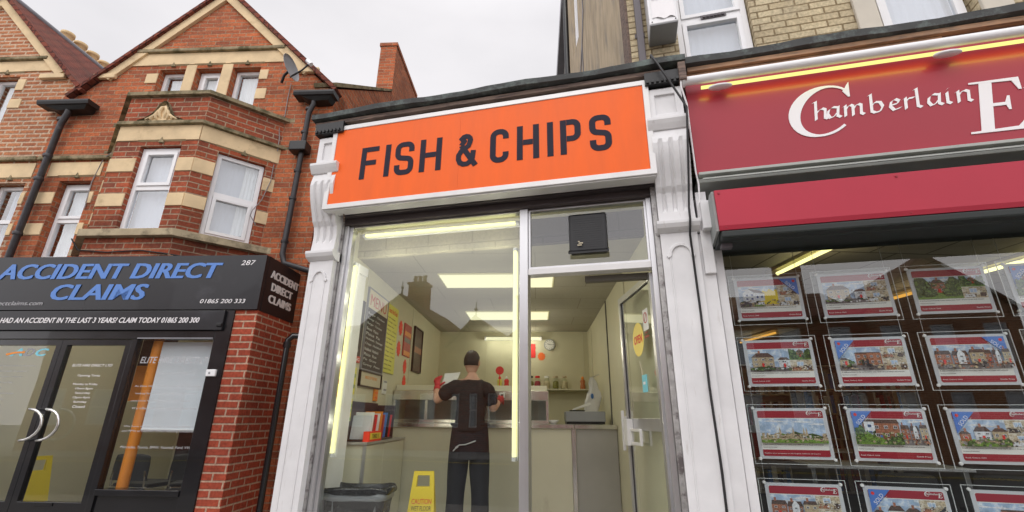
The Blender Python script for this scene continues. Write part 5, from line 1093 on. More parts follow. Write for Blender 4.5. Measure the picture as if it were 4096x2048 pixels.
# crest over the bay window
m = MB(); arch = []
for s in (-1, 1):
    P = [(s*.30, 4.80), (s*.20, 4.83), (s*.12, 4.90), (s*.07, 4.99), (s*.04, 5.05), (0, 5.09)]
    ribbon(m, [(-4.71+x, z) for x, z in P], .03, 4.70, -.045)
hb.part('crest_moulding', m, 'stone_mossy')
for s in (-1, 1):
    for k, (x0, z0, x1, z1, x2, z2, r) in enumerate(((.0, 5.03, .05, 4.95, .02, 4.85, .022), (.02, 4.98, .09, 4.90, .06, 4.83, .020), (.04, 4.90, .14, 4.86, .13, 4.82, .018), (.08, 4.86, .20, 4.83, .19, 4.81, .014))):
        hb.part('crest_scroll', MB().tube([(-4.71+s*x0, 4.735, z0), (-4.71+s*(x0+x1)/2*1.1, 4.715, (z0+z1)/2+.01), (-4.71+s*x1, 4.715, z1), (-4.71+s*(x1+x2)/2, 4.72, (z1+z2)/2-.012), (-4.71+s*x2, 4.735, z2)], [r*.7, r, r*1.1, r, r*.5], 8), 'stone')
m = MB(); m.flat([(-4.95, 4.80), (-4.47, 4.80), (-4.60, 4.87), (-4.66, 4.98), (-4.71, 5.07), (-4.76, 4.98), (-4.82, 4.87)], 4.748, 4.728); hb.part('crest_ground', m, 'stone')
# gutters, pipes
def gutter(th, u0, u1, z, v):
    m = MB(); m.prism([(u0, v, z), (u0, v-.015, z+.04), (u0, v-.015, z+.07), (u0, v+.17, z+.07), (u0, v+.17, z)], (u1-u0, 0, 0)); th.part('gutter', m, 'black_paint', bevel=.006)
    m = MB(); m.prism([(u0+.10, v+.02, z-.002), (u1-.04, v+.02, z-.002), (u1-.10, v+.06, z-.05), (u0+.28, v+.06, z-.06), (u0+.16, v+.06, z-.035)], (0, .15, 0)); th.part('gutter_bracket', m, 'black_paint', bevel=.004)
gutter(hb, -3.33, -2.76, 5.50, 5.15)
m = MB(); m.tube([(-3.07, 5.24, 5.52), (-3.07, 5.24, 5.40), (-3.13, 5.27, 5.30), (-3.14, 5.27, 3.20), (-3.10, 5.27, 3.08), (-2.75, 5.30, 2.98)], .036, 10); hb.part('downpipe', m, 'iron_pipe')
for z in (5.33, 4.95, 4.35, 3.95, 3.35): hb.part('pipe_collar', MB().lathe((-3.14, 5.27, z), [(.046, 0), (.048, .03)], 10), 'iron_pipe')
hb.part('junction_box', MB().box(-3.27, -3.04, 5.17, 5.33, 4.64, 4.78), 'black_plastic', bevel=.012)
m = MB(); m.tube([(-3.51, 5.33, 5.85), (-3.52, 5.335, 5.6), (-3.51, 5.335, 5.3), (-3.56, 5.32, 5.16), (-3.50, 5.30, 4.9), (-3.49, 5.3, 4.7)], .006, 5); hb.part('aerial_cable', m, 'cable_grey')
m = MB(TR); m.tube([(.86, -.012, 4.5), (.86, -.02, 4.25), (.80, -.015, 3.95), (.72, -.03, 3.78), (.71, -.035, 3.70), (.79, -.02, 3.60)], .006, 5); m.tube([(1.02, -.02, 4.35), (1.0, -.02, 3.95), (.96, -.02, 3.75), (.97, -.02, 3.5), (1.02, -.02, 3.3)], .006, 5); hb.part('aerial_cable', m, 'cable_grey')
m = MB(); m.tube([(-5.27, 4.72, 4.78), (-5.55, 5.1, 4.70), (-5.99, 5.335, 4.66), (-6.05, 5.34, 4.3), (-6.02, 5.335, 3.9)], .007, 5); hb.part('aerial_cable', m, 'cable_grey')
m = MB(); m.tube([(-5.31, 4.68, 3.2), (-5.25, 4.735, 3.08), (-4.9, 4.735, 3.05), (-4.5, 4.735, 3.07), (-4.2, 4.735, 3.03), (-3.6, 5.1, 3.0)], .008, 5); hb.part('aerial_cable', m, 'cable_black')
# satellite dish
sdh = Thing('satellite_dish', 'grey satellite dish on a bracket under the right side of the brick gable', 'satellite dish', (-3.42, 5.25, 5.9), FB)
TD = Matrix.Translation((-3.40, 5.10, 5.93)) @ Matrix.Rotation(rad(-14), 4, 'Y') @ Matrix.Rotation(rad(84), 4, 'Z')
m = MB(TD); V = []; n = 24
for j in range(5):
    r = .20*j/4
    for k in range(n): a = 6.28318*k/n; V.append((r*.9*math.cos(a), .045*(1-(j/4)**2), r*math.sin(a)))
V2 = [(p[0], p[1]+.006, p[2]) for p in V]; F = [(j*n+k, j*n+(k+1) % n, (j+1)*n+(k+1) % n, (j+1)*n+k) for j in range(4) for k in range(n)]; q = len(V)
F2 = [tuple(q+i for i in f[::-1]) for f in F]; F3 = [(4*n+(k+1) % n, 4*n+k, q+4*n+k, q+4*n+(k+1) % n) for k in range(n)]
m.add(V+V2, F+F2+F3, 0, True); sdh.part('reflector', m, 'dish_grey')
m = MB(TD); m.tube([(0, .05, -.05), (0, .12, -.10), (.05, .20, -.16)], .018, 8); sdh.part('bracket', m, 'cable_black')
m = MB(TD); m.tube([(0, .04, -.16), (0, -.14, -.11), (0, -.26, -.04)], .012, 8); sdh.part('arm', m, 'cable_black')
m = MB(TD); m.tube([(0, -.29, -.06), (0, -.24, .03)], .03, 12); sdh.part('receiver', m, 'white_upvc')
# ================================================================== NEIGHBOUR with paler brick
hc_ = Thing('brick_house', 'pale orange brick gabled house at the left edge with a row of chimney pots', 'house', (-8.6, 6.5, 0), FB)
upc = [(-8.24, -7.79), (-8.80, -8.38), (-9.45, -8.95)]
def gr(z): return -8.61+(7.70-z)*1.0
m = MB(); m.wall(-10.6, -6.952, 0, 5.80, V0, [(-7.50, -7.02, 3.2, 4.31), (-8.6, -7.75, 3.2, 4.31)]+[(a, b, 5.28, 5.80, 't') for a, b in upc], .30, 0, 0, 1, nocap='t')
z_ = 6.16; m.wall(-8.61-(7.70-z_), gr(z_), 5.80, z_-.01, V0, [(a, b, 5.80, 6.14, 'b') for a, b in upc], .30, 0, 0, 1, nocap='b')
m.prism([(gr(z_), V0, 5.80), (gr(5.80), V0, 5.80), (gr(z_), V0, z_)], (0, .3, 0)); m.prism([(-8.61-(7.70-z_), V0, z_-.01), (gr(z_), V0, z_-.01), (gr(z_), V0, z_), (-8.61, V0, 7.70), (-8.61-(7.70-z_), V0, z_)], (0, .3, 0))
hc_.part('front_wall', m, ['brick_pale', 'plaster_dark'])
verge(hc_, -8.61, 7.72, (-10.15, 6.18), (-7.07, 6.18), V0)
roofslab(hc_, -8.61, 7.73, -6.71, 5.83, V0-.10, 9.6); roofslab(hc_, -8.61, 7.73, -10.5, 5.84, V0-.10, 9.6)
m = MB(); m.tube([(-8.61, V0-.12, 7.80), (-8.61, 9.6, 7.80)], .06, 8); hc_.part('ridge', m, 'lead')
hc_.part('core', MB().box(-10.4, -7.0, 5.75, 9.2, 0, 5.8), 'plaster_dark')
m = MB(); m.prism([(-6.96, 5.66, 5.45), (-6.62, 5.66, 5.45), (-6.70, 5.24, 5.72), (-6.96, 5.24, 5.95)], (0, 0, .02)) 
hc_.part('gable_string', MB().box(-9.85, -7.42, V0-.06, V0-.004, 6.42, 6.475), 'stone_mossy', bevel=.012)
hc_.part('stone_band', MB().flat([(-10.0, 6.225), (-7.25, 6.225), (-7.44, 6.418), (-9.8, 6.418)], V0-.002, V0-.014), 'stone', bevel=.002)
for a, b in upc: drip(hc_, a, b, 6.14, V0-.002)
hc_.part('kneeler', MB().box(-7.42, -7.02, V0-.06, V0-.005, 6.05, 6.13), 'stone', bevel=.01)
quoins(hc_, ((-7.788, -7.66, 5.88, 6.08), (-7.788, -7.60, 5.56, 5.72)), V0)
for a, b in ((-8.378, -8.242), (-8.948, -8.802)): hc_.part('mullion', MB().box(a, b, V0-.01, V0+.12, 5.28, 6.2), 'stone', bevel=.01)
for k, (a, b) in enumerate(upc): upvc(hc_, None, a+.005, b-.005, 5.29, 6.13, None, V0+.10, 'curtain', None, gap=.08, bars=.05)
upvc(hc_, None, -7.495, -7.025, 3.21, 4.30, 3.77, V0+.10, 'net_grey', None, gap=.25); upvc(hc_, None, -8.59, -7.755, 3.21, 4.30, 3.77, V0+.10, 'net_grey', None)
hc_.part('stone_band', MB().box(-7.75, -6.965, V0-.012, V0-.002, 4.39, 4.615), 'stone', bevel=.003); drip(hc_, -7.50, -7.02, 4.31, V0-.002)
hc_.part('string_course', MB().box(-10.6, -6.96, V0-.055, V0-.004, 4.645, 4.705), 'stone_mossy', bevel=.012)
quoins(hc_, ((-7.018, -6.955, 3.985, 4.155), (-7.018, -6.955, 3.53, 3.695)), V0)
gutter(hc_, -7.07, -6.30, 5.455, 5.15)
m = MB(); m.tube([(-6.66, 5.24, 5.50), (-6.66, 5.24, 5.36), (-6.74, 5.27, 5.22), (-6.75, 5.27, .2)], .040, 10); hc_.part('downpipe', m, 'iron_pipe')
for z in (5.25, 4.66, 4.30, 3.5): hc_.part('pipe_collar', MB().lathe((-6.75, 5.27, z), [(.052, 0), (.056, .03), (.05, .045)], 12), 'iron_pipe')
st_ = MB(); st_.box(-9.45, -8.95, 6.5, 8.2, 6.9, 8.02); st_.box(-9.48, -8.92, 6.47, 8.23, 8.02, 8.10); hc_.part('chimney', st_, 'brick_pale')
for k in range(5): hc_.part('chimney_pot', MB().lathe((-9.2, 6.74+.27*k, 8.10), [(.12, 0), (.105, .05), (.095, .24), (.115, .25), (.115, .31), (.085, .31), (.08, .2)], 16), 'clay_pot' if k < 4 else 'black_paint')

# ================================================================== THE CLAIMS OFFICE'S BLACK SHOPFRONT
sf = Thing('shopfront', 'black framed glass shopfront with double doors and a red brick pier below the brick bay', 'shopfront', (-4.4, 4.9, 0), FB)
sf.part('pier', MB().box(-3.148, -2.91, 4.63, 5.34, 0, 2.345), 'brick_pier'); sf.part('roof', MB().box(-6.4, -2.95, 4.64, 5.34, 2.86, 2.94), 'roof_felt')
sf.parts('post', ((-3.315, -3.15, 4.615, 4.72, 0, 2.345), (-4.195, -4.135, 4.62, 4.70, 0, 2.04), (-6.4, -5.95, 4.62, 4.72, 0, 2.345)), 'black_gloss', .004)
sf.part('head', MB().box(-5.948, -3.317, 4.615, 4.72, 2.042, 2.128), 'black_gloss', bevel=.004); sf.part('head_lining', MB().box(-5.948, -3.317, 4.66, 4.74, 2.13, 2.345), 'black_paint'); sf.part('head_trim', MB().box(-4.13, -3.32, 4.606, 4.614, 2.043, 2.056), 'lead')
sf.part('window_pane', MB().box(-4.134, -3.316, 4.655, 4.661, .64, 2.04), 'claims_glass'); sf.part('sill', MB().box(-4.134, -3.316, 4.60, 4.74, .585, .638), 'black_gloss', bevel=.004); sf.part('lower_panel', MB().box(-4.134, -3.316, 4.64, 4.70, 0, .584), 'black_gloss')
for a, b, hx, s in ((-5.945, -4.957, -5.0, 1), (-4.953, -4.20, -4.93, 1)):
    m = MB(); m.ring(a, b, .14, 2.038, .058, 4.63, 4.69, wb=.38); dr = sf.part('door', m, 'black_gloss', bevel=.004)
    m = MB(); m.box(a+.058, b-.058, 4.656, 4.662, .52, 1.98); sf.sub(dr, 'pane', m, 'claims_glass')
    x0 = -5.01 if a < -5.5 else -4.835
    m = MB(); m.tube([(x0, 4.60, 1.34)]+[(x0+.17*math.sin(math.pi*k/10), 4.575, 1.20+.145*math.cos(math.pi*k/10)) for k in range(11)]+[(x0, 4.60, 1.055)], .0125, 10); sf.sub(dr, 'handle', m, 'steel')
sf.part('letter_plate', MB().box(-4.71, -4.53, 4.622, 4.629, .485, .515), 'black_plastic')
lb = Thing('bell_box', 'small white bell box on the black post beside the blind', 'box', (-3.25, 4.61, 1.67), FB); lb.part('casing', MB().box(-3.30, -3.20, 4.585, 4.613, 1.668, 1.735), 'white_upvc', bevel=.006); lb.part('button', MB().lathe((-3.262, 4.581, 1.70), [(.009, 0), (.012, .004)], 10, axis='y'), 'plastic_grey')
sf.part('pane_lettering', text(text(text(text(MB(), 'ELITE HIRE DIRECT LTD', -4.07, -3.30, 1.80, 1.865, 4.6545, .001, shear=.2), 'Luxury self-drive car hire', -3.87, -3.45, 1.685, 1.71, 4.6545, .001), 'Mercedes, Toyota, BMW, Vauxhall, Ford, VW', -4.04, -3.33, .985, 1.015, 4.6545, .001, shear=.2), 'and MPVs to chauffeur driven wedding limousines', -4.07, -3.33, 1.135, 1.16, 4.6545, .001, shear=.2), 'letter_grey', label='pale lettering on the right-hand pane')
m = MB()
for k, s in enumerate(('At Elite Hire Direct we pride ourselves', 'looking for sensible cars with a premium to', 'executive hire that meets your needs', 'We offer self-drive and chauffeur hire', 'We have a wide range of prestige cars')): text(m, s, -4.06+.03*(k % 2), -3.36-.04*(k % 3), 1.56-.07*k-(.10 if k == 4 else 0), 1.582-.07*k-(.10 if k == 4 else 0), 4.6545, .001)
sf.part('pane_lettering', m, 'letter_grey')
m = MB(); text(m, 'ELITE HIRE DIRECT LTD', -4.79, -4.36, 1.765, 1.79, 4.6545, .001, shear=.2); text(m, 'Opening Times', -4.70, -4.46, 1.66, 1.685, 4.6545, .001)
for k, (s, a) in enumerate((('Monday to Friday', .13), ('10am-5pm', .09), ('Saturday', .08), ('12pm-4pm', .09), ('Sunday', .07), ('Closed', .065))): text(m, s, -4.59-a, -4.59+a, 1.575-.043*k, 1.60-.043*k, 4.6545, .001)
sf.part('pane_lettering', m, 'letter_white', label='opening times lettered on the right-hand door')
m = MB(); text(m, 'C', -5.24, -5.10, 1.87, 1.95, 4.6545, .001, shear=.3, offset=.03); text(m, 'A', -5.52, -5.38, 1.87, 1.95, 4.6545, .001, shear=.3, offset=.03); sf.part('door_logo', m, 'cyan')
m = MB(); text(m, 'D', -5.37, -5.25, 1.87, 1.95, 4.6545, .001, shear=.3, offset=.03); sf.part('door_logo', m, 'plastic_grey'); m = MB(); ribbon(m, [(-5.56, 1.885), (-5.46, 1.905), (-5.36, 1.91)], .02, 4.652, .001); sf.part('door_logo', m, 'orange')
m = MB()
for k, s in enumerate(('Have you had an accident', 'in the last 3 years?', 'Why Claim with us?', 'No win no fee', 'Hire car', 'Loss of earnings', 'Free advice', 'Home visits', 'Fast service')): text(m, s, -5.62, -5.62+.018*len(s), 1.76-.055*k, 1.78-.055*k, 4.6545, .001)
sf.part('pane_lettering', m, 'letter_grey')
sf.parts('room_wall', ((-6.5, -6.4, 4.72, 8.6, 0, 2.8), (-3.15, -3.05, 5.36, 8.6, 0, 2.8), (-6.4, -3.15, 8.5, 8.6, 0, 2.8)), 'cream_wall'); sf.part('room_ceiling', MB().box(-6.4, -3.15, 4.73, 8.5, 2.6, 2.7), 'ceil_tile'); sf.part('room_floor', MB().box(-6.4, -3.15, 4.73, 8.5, .04, .1), 'floor_tile')
bs = Thing('shop_sign', 'black fascia board lettered ACCIDENT DIRECT CLAIMS in blue, wrapping round the brick pier', 'sign', (-4.6, 4.6, 2.35), FB)
bs.part('front_board', MB().box(-6.4, -4.82, 4.602, 4.66, 2.35, 2.95), 'fascia_black'); bs.part('front_board', MB().box(-4.817, -2.908, 4.60, 4.66, 2.35, 2.95), 'fascia_black'); bs.part('side_board', MB().box(-2.96, -2.905, 4.661, 5.52, 2.345, 2.955), 'fascia_black')
m = MB()
for k, dx in enumerate((-.008, .008)):
    text(m, 'ACCIDENT DIRECT', -5.92+dx, -3.385+dx, 2.69, 2.865, 4.5995-.0004*k, .005, shear=.2, offset=.012); text(m, 'CLAIMS', -5.225+dx, -4.155+dx, 2.455, 2.63, 4.5995-.0004*k, .005, shear=.2, offset=.012)
bs.part('front_lettering', m, 'letter_blue')
m = MB(); text(m, '287', -3.18, -3.02, 2.835, 2.89, 4.5995, .003, shear=.2); bs.part('number_lettering', m, 'letter_white'); m = MB(); text(m, '01865 200 333', -3.54, -3.05, 2.415, 2.46, 4.5995, .003, shear=.2); bs.part('number_lettering', m, 'letter_white')
m = MB(); text(m, 'accidentdirectclaims.com', -6.2, -5.29, 2.40, 2.445, 4.5995, .003, shear=.2); bs.part('web_lettering', m, 'letter_grey')
TS = side((-2.905, 4.66), 90); m = MB(TS)
for k, s in enumerate(('ACCIDENT', 'DIRECT', 'CLAIMS')):
    for dx in (0, .012): text(m, s, (.07, .12, .10)[k]+dx, (.67, .56, .57)[k]+dx, 2.735-.135*k, 2.825-.135*k, -.0005-dx*.05, .004, offset=.015)
bs.part('side_lettering', m, 'letter_white')
ss = Thing('sign_strip', 'narrow black strip sign asking about accidents under the black fascia board', 'sign', (-4.5, 4.6, 2.13), FB)
ss.part('board', MB().box(-6.4, -3.235, 4.585, 4.614, 2.13, 2.335), 'fascia_black', bevel=.004); ss.part('lettering', text(MB(), 'HAD AN ACCIDENT IN THE LAST 3 YEARS? CLAIM TODAY 01865 200 300', -5.68, -3.49, 2.205, 2.262, 4.5845, .003, shear=.2, offset=.012), 'letter_white')
ss.part('end_cap', MB().box(-3.29, -3.235, 4.565, 4.584, 2.165, 2.20), 'black_plastic', bevel=.006)
sp = Thing('drainpipe', 'black drainpipe running down the gap beside the brick pier', 'pipe', (-2.7, 4.95, 0), FB)
sp.part('pipe', MB().tube([(-2.45, 5.0, 2.13), (-2.66, 4.95, 2.13), (-2.70, 4.93, 2.08), (-2.70, 4.93, .02)], .032, 10), 'black_gloss'); sp.part('collar', MB().lathe((-2.70, 4.93, 2.0), [(.042, 0), (.042, .06)], 10), 'black_gloss'); sp.part('collar', MB().lathe((-2.70, 4.93, .30), [(.042, 0), (.042, .05)], 10), 'black_gloss')
sb = Thing('side_wall', 'brick side wall in the dark gap between the claims office and the chip shop', 'wall', (-2.6, 5.3, 0), FB); sb.part('wall', MB().box(-2.838, -1.88, 5.36, 5.5, 0, 3.4), 'brick_bay')
bl_ = Thing('roller_blind', 'pale roller blind pulled down behind the right-hand shopfront window', 'blind', (-3.63, 4.75, 1.15), FB)
bl_.part('fabric', MB().box(-3.955, -3.325, 4.752, 4.756, 1.17, 2.03), 'blind_cloth'); bl_.part('bottom_bar', MB().tube([(-3.955, 4.754, 1.16), (-3.325, 4.754, 1.16)], .013, 8), 'white_upvc')
oc = Thing('orange_post', 'round orange post standing behind the shopfront window beside the blind', 'post', (-4.0, 4.77, .1), FB)
oc.part('shaft', MB().lathe((-4.02, 4.775, .1), [(.05, 0), (.05, 1.94)], 16), 'orange'); oc.part('base', MB().lathe((-4.02, 4.775, .1), [(.07, 0), (.07, .03), (.052, .04)], 16), 'orange')
officechair(-4.46, 5.62, 174, 'black chair with chrome legs behind the claims office window', FB); officechair(-3.95, 5.75, 200, 'second black chair half hidden at the right of the claims office window', FB)
wetsign(-5.20, 5.02, 68, 'yellow wet floor sign leaning behind the glass doors of the claims office', FB, .1, 1.12, False)
on = Thing('poster', 'orange and dark poster inside the claims office behind the orange post', 'poster', (-4.2, 5.4, 1.2), FB); on.part('board', MB().box(-4.75, -4.33, 5.4, 5.42, 1.45, 1.85), 'orange'); on.part('upper_panel', MB().box(-4.75, -4.33, 5.4, 5.42, 1.851, 2.2), 'poster_dark')
rd = Thing('backdrop_desk', 'dark desk with a red edged top added to darken the claims office interior', 'desk', (-3.95, 6.4, .1), FB)  # invented desk, put in to darken the view through the right-hand window
rd.part('body', MB().box(-4.75, -3.2, 6.35, 6.9, .1, 1.12), 'poster_dark'); rd.part('top', MB().box(-4.8, -3.17, 6.3, 6.95, 1.121, 1.16), 'poster_red', bevel=.004)
ps = Thing('backdrop_screen', 'dark screen added behind the desk to darken the claims office interior', 'screen', (-4.0, 7.2, .1), FB); ps.part('screen', MB().box(-4.62, -3.2, 7.2, 7.25, .1, 2.3), 'blackboard'); ps.part('foot', MB().box(-4.6, -4.5, 7.05, 7.4, .1, .13), 'alu')  # invented screen, put in as a darker back to the room
lamp('office_fill', FB @ Vector((-4.8, 6.2, 2.35)), 24, (1, .95, .85))  # unseen fill lamp added to brighten the claims office, no fitting
# ================================================================== OTHER SIDE OF THE STREET (seen mirrored in the windows)
def terrace(x0, w_, zr, zv, wallm, label, gable=True, chim=None, Y=-12.0):
    th = Thing('terraced_house', label, 'house', (x0+w_/2, Y-2, 0), FA, 'houses across the street'); T = Matrix.Translation((x0+w_, Y, 0)) @ Matrix.Rotation(rad(180), 4, 'Z')
    n = 3; wn = [(w_*(i+.28)/n, w_*(i+.72)/n, zz, zz+1.35) for i in range(n) for zz in (.9, 3.2)]; wn = [q for q in wn if q[3] < zv-.2]
    m = MB(T); m.wall(0, w_, 0, zv, 0, wn, .2, 0, 0, 1); th.part('wall', m, [wallm, 'plaster_dark'])
    for a, b, c, e in wn: upvc(th, T, a, b, c, e, (c+e)/2, .05, 'net_grey', None, pleat=.003)
    if gable:
        m = MB(T); m.prism([(0, 0, zv), (w_, 0, zv), (w_/2, 0, zr)], (0, .3, 0)); th.part('gable', m, wallm)
        for a, b in ((-.15, w_/2), (w_+.15, w_/2)):
            m = MB(T); m.prism([(a, -.15, zv-.12), (b, -.15, zr+.02), (b, -.15, zr+.14), (a, -.15, zv)], (0, 6, 0)); th.part('roof_slope', m, 'tile_roof')
        th.part('finial', MB(T).lathe((w_/2, 0, zr+.1), [(.05, 0), (.03, .25), (.09, .32), (.03, .4), (.01, .65)], 8), 'lead')
    else:
        m = MB(T); m.prism([(0, -.2, zv-.05), (0, 3.2, zr), (0, 6.5, zv), (0, 6.5, zv-.1), (0, -.2, zv-.15)], (w_, 0, 0)); th.part('roof_slope', m, 'tile_roof')
    if chim is not None:
        th.part('chimney', MB(T).box(chim, chim+.9, 1.4, 2.2, zv, zr+1.0).box(chim-.06, chim+.96, 1.34, 2.26, zr+1.0, zr+1.12), wallm)
        for k in range(3): th.part('chimney_pot', MB(T).lathe((chim+.2+.26*k, 1.8, zr+1.12), [(.11, 0), (.10, .35), (.12, .4)], 10), 'clay_pot')
terrace(-17.6, 5, 6.0, 4.6, 'brick_pale', 'pale brick house across the street mirrored at the left of the windows', False, 2)
terrace(-12.6, 5, 6.6, 4.7, 'brick_red', 'wide gabled red brick house with a tall chimney across the street', True, 2.0)
terrace(-7.6, 2.4, 5.4, 4.3, 'brick_bay', 'small dark gabled house across the street with a finial'); terrace(-5.2, 4.4, 5.6, 4.4, 'brick_pale', 'wide pale brick house across the street opposite the chip shop', False, 3.2)
terrace(-.8, 4.2, 6.6, 4.9, 'brick_red', 'red brick gabled house across the street opposite the chip shop door'); terrace(3.4, 5, 6.6, 5.0, 'brick_bay', 'dark brick house across the street opposite the estate agent', False, 1.2); terrace(8.4, 4.6, 7.0, 5.0, 'brick_pale', 'tall gabled house across the street mirrored at the far right')
# ================================================================== THE MAN at the counter, seen from behind
mn = Thing('person', 'person in black T-shirt and dark trousers seen from behind, holding paper in red gloves', 'person', (-.67, 5.0, FL), FB)
def skin(name, V, E, R_, mt, root=0, parent=None, sub=2):
    me = bpy.data.meshes.new(name); b = Vector(mn.bp); me.from_pydata([tuple(Vector(p)-b) for p in V], E, [])
    me.materials.append(M[mt]); o = bpy.data.objects.new(name, me); col.objects.link(o); o.parent = parent or mn.e
    md = o.modifiers.new('skin', 'SKIN'); md.use_smooth_shade = True
    sv = me.skin_vertices[0].data if me.skin_vertices else None
    if sv is None: me.skin_vertices.new() if hasattr(me.skin_vertices, 'new') else None; sv = me.skin_vertices[0].data
    for i, r in enumerate(R_): sv[i].radius = r if isinstance(r, tuple) else (r, r); sv[i].use_root = (i == root)
    s = o.modifiers.new('sub', 'SUBSURF'); s.levels = sub; s.render_levels = sub
    # freeze to a mesh so that the object stands on its own
    dg = bpy.context.evaluated_depsgraph_get(); m2 = bpy.data.meshes.new_from_object(o.evaluated_get(dg)); o.modifiers.clear(); o.data = m2; m2.name = name
    if not m2.materials: m2.materials.append(M[mt])
    for p in m2.polygons: p.use_smooth = True
    return o
mv = 5.0
LSh, RSh = (-.835, mv, 1.64), (-.525, mv, 1.63)
LEl, REl = (-1.045, mv+.02, 1.455), (-.455, mv+.04, 1.375)
LWr, RWr = (-1.075, mv+.16, 1.60), (-.405, mv+.23, 1.475)
# the body: one continuous skinned surface from ankles to neck and wrists
V = [(-.68, mv, 1.02), (-.68, mv, 1.14), (-.68, mv, 1.30), (-.68, mv, 1.46), (-.68, mv+.005, 1.60), (-.68, mv+.01, 1.70), (-.675, mv+.02, 1.77),
     LSh, (-.94, mv+.01, 1.55), LEl, (-1.06, mv+.09, 1.53), LWr, RSh, (-.49, mv+.02, 1.50), REl, (-.43, mv+.135, 1.425), RWr,
     (-.775, mv, .90), (-.79, mv+.01, .58), (-.80, mv, .25), (-.585, mv, .90), (-.56, mv+.01, .58), (-.545, mv, .25)]
E_ = [(0,1),(1,2),(2,3),(3,4),(4,5),(5,6),(4,7),(7,8),(8,9),(9,10),(10,11),(4,12),(12,13),(13,14),(14,15),(15,16),(0,17),(17,18),(18,19),(0,20),(20,21),(21,22)]
R0 = [.08,.09,.10,.10,.06,.055,.055,.045,.042,.040,.040,.028,.045,.042,.040,.040,.028,.07,.055,.042,.07,.055,.042]
body = skin('body', V, E_, R0, 'skin')
def loft(secs, mt, name, n=28, wr=0, parent=None, cap=True, seed=1):
    """closed shell through elliptical sections (cx, cy, cz, rx, ry)"""
    rr = random.Random(seed); m = MB(); Vv = []
    for j, (cx, cy, cz, rx, ry) in enumerate(secs):
        for k in range(n):
            a = 6.28318*k/n; q = 1+wr*(math.sin(a*5+j*1.7)+.7*math.sin(a*9-j*2.3)); Vv.append((cx+rx*math.cos(a)*q, cy+ry*math.sin(a)*q, cz+wr*.5*math.sin(a*3+j)))
    m.add(Vv, [(j*n+k, j*n+(k+1) % n, (j+1)*n+(k+1) % n, (j+1)*n+k) for j in range(len(secs)-1) for k in range(n)], 0, True)
    if cap: m.add(Vv[:n], [list(range(n))[::-1]], 0, True); m.add(Vv[-n:], [list(range(n))], 0, True)
    return mn.part(name, m, mt, sub=1)
# T-shirt: torso and sleeves as one surface
SV = [(-.68, mv, 1.13), (-.68, mv, 1.22), (-.68, mv, 1.34), (-.68, mv, 1.47), (-.68, mv, 1.585), (-.68, mv+.005, 1.665), (-.80, mv, 1.605), (-.865, mv, 1.60), (-.955, mv+.01, 1.535), (-1.01, mv+.01, 1.49), (-.56, mv, 1.605), (-.505, mv+.01, 1.575), (-.475, mv+.025, 1.47), (-.465, mv+.035, 1.41)]
SE_ = [(0,1),(1,2),(2,3),(3,4),(4,5),(4,6),(6,7),(7,8),(8,9),(4,10),(10,11),(11,12),(12,13)]
SR = [.175,.168,.165,.185,.165,.095,.105,.09,.078,.070,.105,.09,.078,.070]
from mathutils import noise as mn_noise
def crease(o, amp, sc):
    for v in o.data.vertices:
        p = v.co; d = mn_noise.noise(Vector((p.x*sc, p.y*sc, p.z*sc*1.6)))+.5*mn_noise.noise(p*sc*2.7); v.co = p+v.normal*d*amp
crease(skin('shirt', SV, SE_, SR, 'shirt', sub=3), .011, 11)
loft([(-.68, mv, 1.235, .185, .125), (-.68, mv, 1.18, .188, .13), (-.68, mv, 1.08, .198, .138), (-.68, mv, .98, .205, .142), (-.68, mv, .91, .205, .14)], 'trousers', 'trousers_seat', wr=.008)
for s, cx in ((-1, -.785), (1, -.575)):
    loft([(cx-.0, mv, .97, .10, .13), (cx, mv, .86, .105, .118), (cx+s*.01, mv+.005, .70, .094, .105), (cx+s*.015, mv+.01, .60, .085, .098), (cx+s*.02, mv, .48, .086, .10), (cx+s*.02, mv, .34, .088, .10), (cx+s*.02, mv, .22, .09, .105), (cx+s*.02, mv, .185, .092, .11)], 'trousers', 'trouser_leg', wr=.012, seed=s+3)
    m = MB(); m.prism([(cx+s*.02-.045, mv-.10, FL+.001), (cx+s*.02+.045, mv-.10, FL+.001), (cx+s*.02+.05, mv+.05, FL+.001), (cx+s*.02+.035, mv+.18, FL+.001), (cx+s*.02-.035, mv+.18, FL+.001), (cx+s*.02-.05, mv+.05, FL+.001)], (0, 0, .075)); mn.part('shoe', m, 'black_plastic', bevel=.02)
m = MB(); V_ = [(-.68+.189*math.cos(a), mv+.128*math.sin(a), 1.235) for a in [6.28318*k/28 for k in range(29)]]; m.tube(V_, .014, 6); mn.part('belt', m, 'shirt')
for P in ([(-.80, mv-.125, 1.02), (-.76, mv-.142, 1.045), (-.70, mv-.150, 1.05), (-.64, mv-.150, 1.07), (-.60, mv-.145, 1.085)], [(-.82, mv-.13, .99), (-.80, mv-.14, 1.01), (-.77, mv-.148, 1.03)]): mn.part('apron_string', MB().tube(P, .006, 6), 'letter_grey')
